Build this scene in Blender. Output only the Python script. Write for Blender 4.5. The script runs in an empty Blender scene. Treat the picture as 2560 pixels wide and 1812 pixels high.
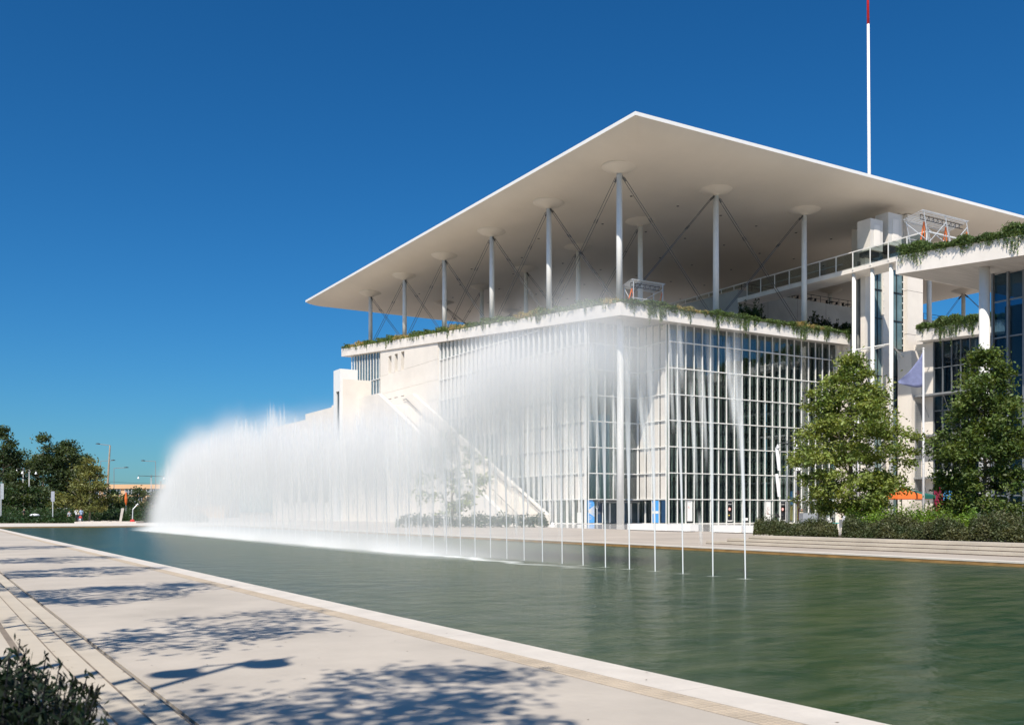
import bpy, math, random
import numpy as np
from mathutils import Vector, Matrix
rnd = random.Random(7)
C = bpy.context.scene.collection
SC = bpy.context.scene
# ------------------------------------------------------------------ camera, sky, sun, exposure
FX, CX, HY, EYE = 2405.0, 1280.0, 1278.0, 1.45          # focal length, centre and horizon in photo pixels; eye height in metres
SA, CA = 0.5127, 0.8586                                  # heading: world y is the long axis of the pool
cd = bpy.data.cameras.new('camera'); cam = bpy.data.objects.new('camera', cd); C.objects.link(cam)
cd.sensor_width = 36; cd.lens = 36*FX/2560; cd.shift_y = (HY-906)/2560; cd.clip_start = .1; cd.clip_end = 6000
cam.location = (0, 0, EYE); cam.rotation_euler = (math.pi/2, 0, -math.asin(SA)); SC.camera = cam
cd.dof.use_dof = True; cd.dof.focus_distance = 70; cd.dof.aperture_fstop = 8
SUN_EL = math.radians(52.4); SX, SY = .728, .685         # ground direction in which shadows fall
T_EL = math.tan(SUN_EL)
w = bpy.data.worlds.new('World'); SC.world = w; w.use_nodes = True
nt = w.node_tree; bg = nt.nodes['Background']; sky = nt.nodes.new('ShaderNodeTexSky'); sky.sky_type = 'NISHITA'
sky.sun_disc = False; sky.sun_elevation = SUN_EL; sky.sun_rotation = math.atan2(-SX, -SY) % (2*math.pi)
sky.air_density = 1.1; sky.dust_density = .8; sky.ozone_density = 8; sky.altitude = 300
hs = nt.nodes.new('ShaderNodeHueSaturation'); hs.inputs['Saturation'].default_value = 1.1
mu = nt.nodes.new('ShaderNodeMixRGB'); mu.blend_type = 'MULTIPLY'; mu.inputs[0].default_value = 1; mu.inputs[2].default_value = (.54, .83, .94, 1)   # the air of the photograph: a clear, saturated blue
nt.links.new(sky.outputs[0], mu.inputs[1]); nt.links.new(mu.outputs[0], hs.inputs['Color']); gm = nt.nodes.new('ShaderNodeGamma'); gm.inputs[1].default_value = 1.1; nt.links.new(hs.outputs[0], gm.inputs[0]); nt.links.new(gm.outputs[0], bg.inputs[0]); bg.inputs[1].default_value = .073
sl = bpy.data.lights.new('sun', 'SUN'); sl.energy = 4.9; sl.angle = math.radians(.53); sl.color = (1, .925, .81)
so = bpy.data.objects.new('sun', sl); C.objects.link(so); so.location = (-40, -40, 80)
so.rotation_euler = Vector((SX*math.cos(SUN_EL), SY*math.cos(SUN_EL), -math.sin(SUN_EL))).to_track_quat('-Z', 'Y').to_euler()
vs = SC.view_settings; vs.view_transform = 'Standard'; vs.look = 'None'; vs.exposure = .3; vs.gamma = 1; vs.use_curve_mapping = False
cy = SC.cycles; cy.max_bounces = 7; cy.diffuse_bounces = 3; cy.glossy_bounces = 3; cy.transmission_bounces = 3
cy.volume_bounces = 3; cy.transparent_max_bounces = 96; cy.volume_step_rate = .14; cy.volume_preview_step_rate = .045; cy.volume_max_steps = 256
cy.use_denoising = True; cy.sample_clamp_indirect = 6

# ------------------------------------------------------------------ measuring helpers
def dr(px):
    r = (px-CX)/FX; return (SA+CA*r, CA-SA*r)
def G(px, py, z=0):
    Y = (EYE-z)*FX/(py-HY); a, b = dr(px); return (a*Y, b*Y)
def onX(px, x):
    a, b = dr(px); Y = x/a; return b*Y, Y
def onY(px, y):
    a, b = dr(px); Y = y/b; return a*Y, Y
def zz(py, Y): return EYE+(HY-py)/FX*Y
def at(px, Y, py=None):
    a, b = dr(px); return (a*Y, b*Y) if py is None else (a*Y, b*Y, zz(py, Y))

# ------------------------------------------------------------------ materials
def nodes(m):
    m.use_nodes = True; t = m.node_tree; return t, t.nodes, t.links
def N(t, k, **kw):
    n = t.nodes.new(k)
    for a, v in kw.items(): setattr(n, a, v)
    return n
def mat(name, col, rough=.7, var=.12, scale=1.5, bump=.0, metal=0, spec=.4, detail=5, col2=None, stretch=(1, 1, 1), island=0, bscale=None):
    m = bpy.data.materials.new(name); t, ns, L = nodes(m); p = ns['Principled BSDF']
    p.inputs['Roughness'].default_value = rough; p.inputs['Metallic'].default_value = metal; p.inputs['Specular IOR Level'].default_value = spec
    g = N(t, 'ShaderNodeNewGeometry'); mp = N(t, 'ShaderNodeMapping'); mp.inputs['Scale'].default_value = stretch
    L.new(g.outputs['Position'], mp.inputs[0])
    nz = N(t, 'ShaderNodeTexNoise'); nz.inputs['Scale'].default_value = scale; nz.inputs['Detail'].default_value = detail
    nz.inputs['Roughness'].default_value = .62; L.new(mp.outputs[0], nz.inputs['Vector'])
    c2 = col2 or tuple(max(0, c*(1-var)) for c in col); c1 = tuple(min(1, c*(1+var*.6)) for c in col) if not col2 else col
    cr = N(t, 'ShaderNodeValToRGB'); cr.color_ramp.elements[0].position = .34; cr.color_ramp.elements[1].position = .66
    cr.color_ramp.elements[0].color = (*c2, 1); cr.color_ramp.elements[1].color = (*c1, 1); L.new(nz.outputs[0], cr.inputs[0])
    out = cr.outputs[0]
    if island:
        h = N(t, 'ShaderNodeHueSaturation'); mr = N(t, 'ShaderNodeMapRange'); L.new(g.outputs['Random Per Island'], mr.inputs[0])
        mr.inputs[3].default_value = 1-island; mr.inputs[4].default_value = 1+island; L.new(mr.outputs[0], h.inputs['Value'])
        m2 = N(t, 'ShaderNodeMapRange'); L.new(g.outputs['Random Per Island'], m2.inputs[0]); m2.inputs[3].default_value = .485; m2.inputs[4].default_value = .515
        L.new(m2.outputs[0], h.inputs['Hue']); L.new(out, h.inputs['Color']); out = h.outputs[0]
    L.new(out, p.inputs['Base Color'])
    if bump:
        b = N(t, 'ShaderNodeBump'); b.inputs['Strength'].default_value = bump; b.inputs['Distance'].default_value = .02
        n2 = N(t, 'ShaderNodeTexNoise'); n2.inputs['Scale'].default_value = bscale or scale*12; n2.inputs['Detail'].default_value = 4
        L.new(mp.outputs[0], n2.inputs['Vector']); L.new(n2.outputs[0], b.inputs['Height']); L.new(b.outputs[0], p.inputs['Normal'])
    return m
def leafmat(name, col, col2, scale=.8, isl=.45):
    m = mat(name, col, rough=.5, col2=col2, scale=scale, island=isl, spec=.35, detail=2); t, ns, L = nodes(m)
    p = ns['Principled BSDF']; o = [n for n in ns if n.type == 'OUTPUT_MATERIAL'][0]
    tr = N(t, 'ShaderNodeBsdfTranslucent'); src = p.inputs['Base Color'].links[0].from_socket
    h = N(t, 'ShaderNodeMixRGB', blend_type='MULTIPLY'); h.inputs[0].default_value = 1; h.inputs[2].default_value = (1.5, 1.35, .5, 1)
    L.new(src, h.inputs[1]); L.new(h.outputs[0], tr.inputs[0])
    mx = N(t, 'ShaderNodeMixShader'); mx.inputs[0].default_value = .35; L.new(p.outputs[0], mx.inputs[1]); L.new(tr.outputs[0], mx.inputs[2]); L.new(mx.outputs[0], o.inputs[0])
    return m
def glass(name, tint=(.62, .74, .72), refl=.12, rough=.02, rc=(.9, .95, 1)):
    m = bpy.data.materials.new(name); t, ns, L = nodes(m); o = [n for n in ns if n.type == 'OUTPUT_MATERIAL'][0]; ns.remove(ns['Principled BSDF'])
    oi = N(t, 'ShaderNodeObjectInfo'); tm_ = N(t, 'ShaderNodeMapRange'); L.new(oi.outputs['Random'], tm_.inputs[0]); tm_.inputs[3].default_value = .72; tm_.inputs[4].default_value = 1.0
    tv = N(t, 'ShaderNodeMixRGB', blend_type='MULTIPLY'); tv.inputs[0].default_value = 1; tv.inputs[1].default_value = (*tint, 1); L.new(tm_.outputs[0], tv.inputs[2]); tr = N(t, 'ShaderNodeBsdfTransparent'); L.new(tv.outputs[0], tr.inputs[0])
    bn = N(t, 'ShaderNodeTexNoise'); bn.inputs['Scale'].default_value = .6; bn.inputs['Detail'].default_value = 1; bp = N(t, 'ShaderNodeBump'); bp.inputs['Strength'].default_value = .12; bp.inputs['Distance'].default_value = .1; L.new(bn.outputs[0], bp.inputs['Height'])
    gl = N(t, 'ShaderNodeBsdfGlossy'); gl.inputs[0].default_value = (*rc, 1); gl.inputs['Roughness'].default_value = rough; L.new(bp.outputs[0], gl.inputs['Normal'])
    lw = N(t, 'ShaderNodeLayerWeight'); lw.inputs[0].default_value = .5; fr = N(t, 'ShaderNodeMath', operation='POWER'); L.new(lw.outputs['Facing'], fr.inputs[0]); fr.inputs[1].default_value = 4.5; ad = N(t, 'ShaderNodeMath', operation='ADD'); ad.inputs[1].default_value = refl; ad.use_clamp = True
    L.new(fr.outputs[0], ad.inputs[0]); mx = N(t, 'ShaderNodeMixShader'); L.new(ad.outputs[0], mx.inputs[0]); L.new(tr.outputs[0], mx.inputs[1]); L.new(gl.outputs[0], mx.inputs[2]); L.new(mx.outputs[0], o.inputs[0])
    return m
M = dict(
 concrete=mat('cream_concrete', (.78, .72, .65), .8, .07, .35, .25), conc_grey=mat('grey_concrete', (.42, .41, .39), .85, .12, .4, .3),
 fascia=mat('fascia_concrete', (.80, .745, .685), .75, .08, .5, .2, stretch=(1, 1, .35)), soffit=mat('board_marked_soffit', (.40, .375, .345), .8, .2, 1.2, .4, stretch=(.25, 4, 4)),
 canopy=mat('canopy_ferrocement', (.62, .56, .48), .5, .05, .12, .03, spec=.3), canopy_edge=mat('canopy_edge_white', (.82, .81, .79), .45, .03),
 white=mat('white_painted_steel', (.78, .77, .74), .4, .04, 2), offwhite=mat('offwhite_panel', (.68, .64, .59), .65, .06, .6),
 paving=mat('pale_terrazzo_paving', (.475, .425, .365), .75, .15, .45, .3, detail=9), coping=mat('bleached_coping', (.60, .55, .49), .7, .1, 1.6, .3),
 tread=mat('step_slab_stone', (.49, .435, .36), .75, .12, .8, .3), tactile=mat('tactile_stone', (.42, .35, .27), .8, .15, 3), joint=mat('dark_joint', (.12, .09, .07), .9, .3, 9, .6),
 plaza=mat('plaza_paving', (.44, .385, .33), .8, .16, .22, .2), stain=mat('algae_stained_wall', (.30, .17, .06), .8, .3, 2, .4, stretch=(1, 1, 3)),
 darkmetal=mat('dark_metal', (.06, .065, .07), .45, .2, 3, metal=.6), cable=mat('steel_rod', (.11, .115, .12), .35, .1, 3, metal=.7), greymetal=mat('grey_metal', (.35, .36, .37), .45, .1, 2, metal=.4),
 zinc=mat('galvanised_tube', (.62, .64, .66), .4, .15, 4, metal=.3), orange=mat('orange_brace', (.75, .17, .04), .5, .15, 4), edge_shade=mat('painted_edge_shade', (.22, .18, .14), .8, .2, 5), black=mat('black', (.02, .02, .022), .6, .2, 3),  # the step edge strips carry edge shading in their colour
 interior=mat('interior_wall', (.30, .31, .30), .8, .3, .3), intfloor=mat('interior_floor', (.2, .2, .185), .7, .2, .4), intfin=mat('green_glass_fin', (.29, .35, .31), .3, .2, .7, spec=.6),
 glass=glass('facade_glass', (.87, .92, .905), .11), bluepane=glass('blue_glass', (.30, .42, .50), .05, .03, (.5, .62, .72)), bal=glass('balustrade_glass', (.82, .88, .86), .05),
 darkglass=mat('dark_window', (.05, .07, .085), .12, .3, .5, spec=.8), greenpane=mat('lift_glass', (.16, .24, .25), .15, .3, .4, spec=.8),
 mullgrey=mat('grey_mullion', (.20, .22, .24), .4, .1, 2, metal=.3), ground=mat('dry_ground', (.22, .19, .14), .95, .3, .05), soil=mat('dark_soil', (.05, .04, .03), .95, .3, 2),
 bark=mat('tree_bark', (.22, .18, .13), .9, .35, 4, .6, stretch=(1, 1, .3)), pale_bark=mat('pale_bark', (.42, .34, .26), .9, .3, 4, .4, stretch=(1, 1, .3)),
 leaf_plane=leafmat('plane_leaf', (.28, .32, .08), (.12, .175, .04)), leaf_bush=leafmat('bush_leaf', (.018, .032, .013), (.009, .018, .008), 6), leaf_deep=leafmat('deep_plane_leaf', (.15, .20, .05), (.06, .10, .025)), leaf_dark=leafmat('evergreen_leaf', (.045, .085, .028), (.022, .05, .02), .4),
 leaf_euc=leafmat('eucalyptus_leaf', (.085, .115, .045), (.04, .07, .03), .3), leaf_olive=leafmat('yellowish_leaf', (.23, .23, .08), (.11, .13, .04), .5),
 leaf_rose=leafmat('rosemary_leaf', (.15, .21, .07), (.07, .12, .04), 1.2), leaf_bright=leafmat('bright_shrub_leaf', (.19, .28, .03), (.09, .17, .03), 1.0),
 leaf_brown=leafmat('bronze_hedge_leaf', (.13, .13, .06), (.06, .085, .035), 1.1), straw=leafmat('dry_grass_blade', (.48, .36, .18), (.28, .25, .10), 1.5, .3),
 tan=mat('tan_render', (.62, .40, .23), .8, .06, .3), blueflag=mat('blue_cloth', (.19, .21, .36), .8, .15, 3), umb_o=mat('orange_canvas', (.82, .17, .03), .7, .1, 2),
 umb_g=mat('green_canvas', (.01, .13, .10), .7, .1, 2), umb_d=mat('charcoal_canvas', (.045, .05, .06), .8, .1, 2), skin=mat('skin', (.45, .27, .19), .6, .05), hair=mat('dark_hair', (.03, .02, .016), .6, .1),
 shirt_w=mat('white_cloth', (.72, .74, .78), .8, .05), shirt_b=mat('pale_blue_cloth', (.38, .50, .72), .8, .05), shirt_g=mat('grey_cloth', (.42, .44, .52), .8, .05), cream=mat('cream_cloth', (.62, .55, .42), .8, .05),
 navy=mat('navy_cloth', (.03, .05, .10), .8, .05), charcoal=mat('charcoal_cloth', (.04, .04, .045), .8, .05), red=mat('red_plastic', (.60, .05, .04), .5, .1), jade=mat('teal_plastic', (.02, .38, .36), .5, .1),
 bannerblue=mat('banner_blue', (.08, .36, .80), .6, .05), bannernavy=mat('banner_navy', (.02, .06, .13), .5, .1), poster_red=mat('poster_red', (.55, .012, .02), .5, .1), poster_black=mat('poster_black', (.012, .014, .02), .4, .1),
 poster_pink=mat('poster_pink', (.85, .45, .42), .6, .1), poster_yel=mat('poster_yellow', (.75, .60, .12), .6, .1), maroon=mat('maroon', (.28, .02, .06), .6, .1), rust=mat('dark_red_ink', (.25, .04, .03), .7, .1),
)

# ------------------------------------------------------------------ object helpers
def tag(o, label=None, cat=None, group=None, kind=None):
    for k, v in (('label', label), ('category', cat), ('group', group), ('kind', kind)):
        if v: o[k] = v
    return o
def empty(name, loc=(0, 0, 0), rz=0, **kw):
    o = bpy.data.objects.new(name, None); C.objects.link(o); o.location = loc; o.rotation_euler[2] = rz; return tag(o, **kw)
def link(name, me, parent=None, loc=(0, 0, 0), world=True):
    o = bpy.data.objects.new(name, me); C.objects.link(o)
    l = Vector(loc)
    if parent is not None:
        o.parent = parent
        if world:
            p = parent
            while p is not None: l -= p.location; p = p.parent
    o.location = l; return o
class MB:
    def __init__(s): s.v = []; s.f = []
    def add(s, vs_, fs):
        n = len(s.v); s.v += [tuple(v) for v in vs_]; s.f += [tuple(i+n for i in f) for f in fs]; return s
    def box(s, x0, x1, y0, y1, z0, z1):
        return s.add([(x0, y0, z0), (x1, y0, z0), (x1, y1, z0), (x0, y1, z0), (x0, y0, z1), (x1, y0, z1), (x1, y1, z1), (x0, y1, z1)],
                     [(0, 3, 2, 1), (4, 5, 6, 7), (0, 1, 5, 4), (1, 2, 6, 5), (2, 3, 7, 6), (3, 0, 4, 7)])
    def hexa(s, b, t): return s.add(list(b)+list(t), [(0, 3, 2, 1), (4, 5, 6, 7), (0, 1, 5, 4), (1, 2, 6, 5), (2, 3, 7, 6), (3, 0, 4, 7)])
    def prism(s, poly, z0, z1):
        n = len(poly); return s.add([(x, y, z0) for x, y in poly]+[(x, y, z1) for x, y in poly],
            [tuple(range(n))[::-1], tuple(range(n, 2*n))]+[(i, (i+1) % n, n+(i+1) % n, n+i) for i in range(n)])
    def extr_x(s, poly, x0, x1):
        n = len(poly); return s.add([(x0, y, z) for y, z in poly]+[(x1, y, z) for y, z in poly],
            [tuple(range(n)), tuple(range(n, 2*n))[::-1]]+[(i, n+i, n+(i+1) % n, (i+1) % n) for i in range(n)])
    def tube(s, p, q, r0, r1=None, n=8, cap=True):
        p, q = Vector(p), Vector(q); r1 = r0 if r1 is None else r1; d = (q-p).normalized()
        a = d.orthogonal().normalized(); b = d.cross(a); vs_ = []
        for c, r in ((p, r0), (q, r1)):
            for i in range(n): t_ = 2*math.pi*i/n; vs_.append(c+a*(r*math.cos(t_))+b*(r*math.sin(t_)))
        return s.add(vs_, [(i, (i+1) % n, n+(i+1) % n, n+i) for i in range(n)]+([tuple(range(n))[::-1], tuple(range(n, 2*n))] if cap else []))
    def lathe(s, prof, c=(0, 0, 0), n=16):
        vs_ = []; k = len(prof)
        for r, z in prof:
            for i in range(n): t_ = 2*math.pi*i/n; vs_.append((c[0]+r*math.cos(t_), c[1]+r*math.sin(t_), c[2]+z))
        return s.add(vs_, [(j*n+i, j*n+(i+1) % n, (j+1)*n+(i+1) % n, (j+1)*n+i) for j in range(k-1) for i in range(n)])
    def sheet(s, pts): return s.add(pts, [tuple(range(len(pts)))])
    def mesh(s, name, m, smooth=False):
        me = bpy.data.meshes.new(name); me.from_pydata(s.v, [], s.f); me.materials.append(M[m] if isinstance(m, str) else m)
        if smooth: me.polygons.foreach_set('use_smooth', [True]*len(me.polygons))
        me.update(); return me
    def build(s, name, m, parent=None, smooth=False, **kw):
        return tag(link(name, s.mesh(name, m, smooth), parent), **kw)
def grid_wall(mb, ax, a0, a1, u0, u1, z0, z1, holes):
    us = sorted({u0, u1, *[h[0] for h in holes], *[h[1] for h in holes]}); zs = sorted({z0, z1, *[h[2] for h in holes], *[h[3] for h in holes]})
    for i in range(len(us)-1):
        for j in range(len(zs)-1):
            cu, cz = (us[i]+us[i+1])/2, (zs[j]+zs[j+1])/2
            if any(h[0] < cu < h[1] and h[2] < cz < h[3] for h in holes): continue
            if ax == 'x': mb.box(a0, a1, us[i], us[i+1], zs[j], zs[j+1])
            else: mb.box(us[i], us[i+1], a0, a1, zs[j], zs[j+1])
    return mb
def struct(name, mb, m, **kw): return mb.build(name, m, kind='structure', **kw)
def copy_tree(o, parent=None):
    c = o.copy(); C.objects.link(c); c.parent = parent
    for ch in list(o.children): copy_tree(ch, c)
    return c

# ------------------------------------------------------------------ foliage
def leaf_mesh(name, cen, size, m, rng, up=.3, slim=.5, hang=None, trunk=None):
    n = len(cen); nv = rng.normal(size=(n, 3)); nv[:, 2] = np.abs(nv[:, 2])+up; nv /= np.linalg.norm(nv, axis=1)[:, None]
    a = rng.normal(size=(n, 3))
    if hang is not None: a = a*.35+np.array(hang)
    a -= nv*(a*nv).sum(1)[:, None]; a /= np.linalg.norm(a, axis=1)[:, None]; b = np.cross(nv, a)
    s = (size*rng.uniform(.6, 1.25, n))[:, None]
    v = np.stack([cen-a*s, cen-b*s*slim+a*s*.1, cen+a*s, cen+b*s*slim+a*s*.1], 1).reshape(-1, 3)
    me = bpy.data.meshes.new(name); me.vertices.add(n*4); me.vertices.foreach_set('co', v.astype(np.float32).ravel())
    me.loops.add(n*4); me.loops.foreach_set('vertex_index', np.arange(n*4, dtype=np.int32)); me.polygons.add(n)
    me.polygons.foreach_set('loop_start', np.arange(0, n*4, 4, dtype=np.int32)); me.update(calc_edges=True); me.materials.append(M[m]); return me
def crown_points(rng, prof, nclump, per, sig, lean=(0, 0)):
    """prof: list of (z, radius). Clumps fill the volume, denser near the surface; leaves gather round each clump."""
    zs = np.array([p[0] for p in prof]); rs = np.array([p[1] for p in prof]); wt = rs/rs.sum()
    out = []; Rm = rs.max(); voids = [(rng.uniform(-1, 1)*Rm, rng.uniform(-1, 1)*Rm, rng.uniform(zs[0], zs[-1]), rng.uniform(.16, .34)*Rm) for _ in range(11)]
    for _ in range(nclump):
        z = rng.choice(zs, p=wt)+rng.uniform(-.5, .5)*(zs[-1]-zs[0])/len(zs); z = min(max(z, zs[0]), zs[-1]); R = np.interp(z, zs, rs)
        th = rng.uniform(0, 2*math.pi); r = R*(rng.uniform(.12, 1)**.5)*(1+.22*math.sin(2*th+z*2.1)+.16*math.sin(5*th-z*3.3))
        if any((r*math.cos(th)-a)**2+(r*math.sin(th)-b)**2+(z-c_)**2 < q*q for a, b, c_, q in voids): continue
        c = np.array([r*math.cos(th)+lean[0]*z, r*math.sin(th)+lean[1]*z, z-.12*r]); k = int(per*rng.uniform(.5, 1.5)); sg = sig*rng.uniform(.6, 1.3)
        out.append(c+rng.normal(size=(k, 3))*np.array([sg, sg, sg*.6]))
    return np.concatenate(out)
def tree(name, x, y, prof, label, cat='tree', nclump=90, per=60, sig=.3, size=.12, m='leaf_plane', bark='bark', tr=.12, seed=1, lean=(0, 0), z0=0, group=None, limbs=7, bent=0):
    rng = np.random.default_rng(seed); root = empty(name, (x, y, z0), label=label, cat=cat, group=group)
    top = prof[-1][0]; mb = MB(); p = Vector((0, 0, -.05)); k = 7
    for i in range(k):
        f = (i+1)/k; q = Vector((lean[0]*top*f*.9+rng.normal()*bent, lean[1]*top*f*.9+rng.normal()*bent, top*.88*f)); mb.tube(p, q, tr*(1-(i)/k*.85), tr*(1-(i+1)/k*.85), 8); p = q
    zs = [a for a, _ in prof]; rs = [b for _, b in prof]
    for i in range(limbs):
        z = zs[0]+(top-zs[0])*(.02+.75*i/max(1, limbs)); th = i*2.4+rng.uniform(-.4, .4); R = float(np.interp(z+.8, zs, rs))*.8
        s = Vector((lean[0]*z*.9, lean[1]*z*.9, z-.35)); mid = s+Vector((math.cos(th)*R*.5, math.sin(th)*R*.5, R*.3)); e = s+Vector((math.cos(th)*R, math.sin(th)*R, R*.75))
        mb.tube(s, mid, tr*.42, tr*.25, 6); mb.tube(mid, e, tr*.25, tr*.06, 6)
    mb.build('trunk', bark, None, True).parent = root
    c = bpy.data.objects.new('crown', leaf_mesh('crown', crown_points(rng, prof, nclump, per, sig, lean), size, m, rng)); C.objects.link(c); c.parent = root
    return root
def hedge_points(rng, poly, z0, h, n, rough=.25):
    """points between z0 and a lumpy top over a quad poly given by 4 corners (bilinear)"""
    A, B, D, E = [np.array(p, float) for p in poly]; u = rng.random(n); v = rng.random(n)
    P = (A[None]*(1-u)[:, None]+B[None]*u[:, None])*(1-v)[:, None]+(E[None]*(1-u)[:, None]+D[None]*u[:, None])*v[:, None]
    lump = h*(1-rough)+h*rough*(np.sin(P[:, 0]*2.1+P[:, 1]*1.3)*.5+np.sin(P[:, 0]*.7-P[:, 1]*2.9+1)*.5+.3*np.sin(P[:, 1]*6.1+P[:, 0]*5))
    edge = np.minimum(np.minimum(v, 1-v)*7, np.minimum(u, 1-u)*25).clip(0, 1)**.3*(1+.16*rng.normal(size=n).clip(-1, 2))
    z = z0+lump*edge*(rng.random(n)**.45); return np.column_stack([P, z])
def hedge(name, poly, z0, h, n, size, m, label, cat='hedge', seed=3, rough=.25, kind=None, group=None, slim=.5):
    rng = np.random.default_rng(seed); P = hedge_points(rng, poly, z0, h, n, rough)
    o = link(name, leaf_mesh(name, P, size, m, rng, up=.2, slim=slim)); return tag(o, label=label, cat=cat, kind=kind, group=group)
def trailing(name, p0, p1, out, z0f, label, n_str=200, drop=1.2, up=.5, size=.13, seed=5, m='leaf_rose', straw=0, depth=1.6, lush=1.0, cat='plant'):
    """a planted edge from p0 to p1 (x, y): a mound on top, strands hanging over the face towards `out`"""
    rng = np.random.default_rng(seed); p0 = np.array(p0, float); p1 = np.array(p1, float); o_ = np.array(out, float); L_ = np.linalg.norm(p1-p0); pts = []; dry = []
    ph = rng.uniform(0, 6, 4)
    def mod(t): s = t*L_; return .5+.25*math.sin(s*.55+ph[0])+.22*math.sin(s*1.37+ph[1])+.2*math.sin(s*3.1+ph[2])
    for i in range(int(n_str*3.2*lush)):
        t = rng.random(); q = rng.uniform(-.15, depth); b = p0+(p1-p0)*t-o_*q; H = up*(.35+max(0, mod(t)))*(1-(q/depth)*.2); k = 14
        z = z0f(b[1])+rng.random(k)**.7*H; s = rng.normal(size=(k, 2))*.16
        arr = np.column_stack([b[0]+s[:, 0], b[1]+s[:, 1], z])
        (dry if straw and math.sin(t*L_*.33+ph[3]) > 1-straw and rng.random() < .8 else pts).append(arr)
    for i in range(n_str):
        t = rng.random(); b = p0+(p1-p0)*t+o_*rng.uniform(.06, .22); m_ = max(0, mod(t)); l = drop*m_*rng.uniform(.25, 1.15)*(1 if rng.random() < .8 else 1.5)
        if l < .12: continue
        k = max(3, int(l/.07)); z = z0f(b[1])+.12-np.linspace(0, l, k); w_ = .10*(1-np.linspace(0, .8, k)); s = rng.normal(size=(k, 2))*w_[:, None]
        pts.append(np.column_stack([b[0]+s[:, 0]*abs(o_[1])+s[:, 0]*.3, b[1]+s[:, 1]*abs(o_[0])+s[:, 1]*.3, z]))
    root = empty(name, (float(p0[0]), float(p0[1]), float(z0f(p0[1]))), label=label, cat=cat)
    link('foliage', leaf_mesh('foliage', np.concatenate(pts), size, m, rng, up=.1, slim=.35, hang=(0, 0, -.5)), root)
    if dry: link('dry_grass', leaf_mesh('dry_grass', np.concatenate(dry), size*1.3, 'straw', rng, up=.1, slim=.15, hang=(0, 0, .8)), root)
    return root
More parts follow.
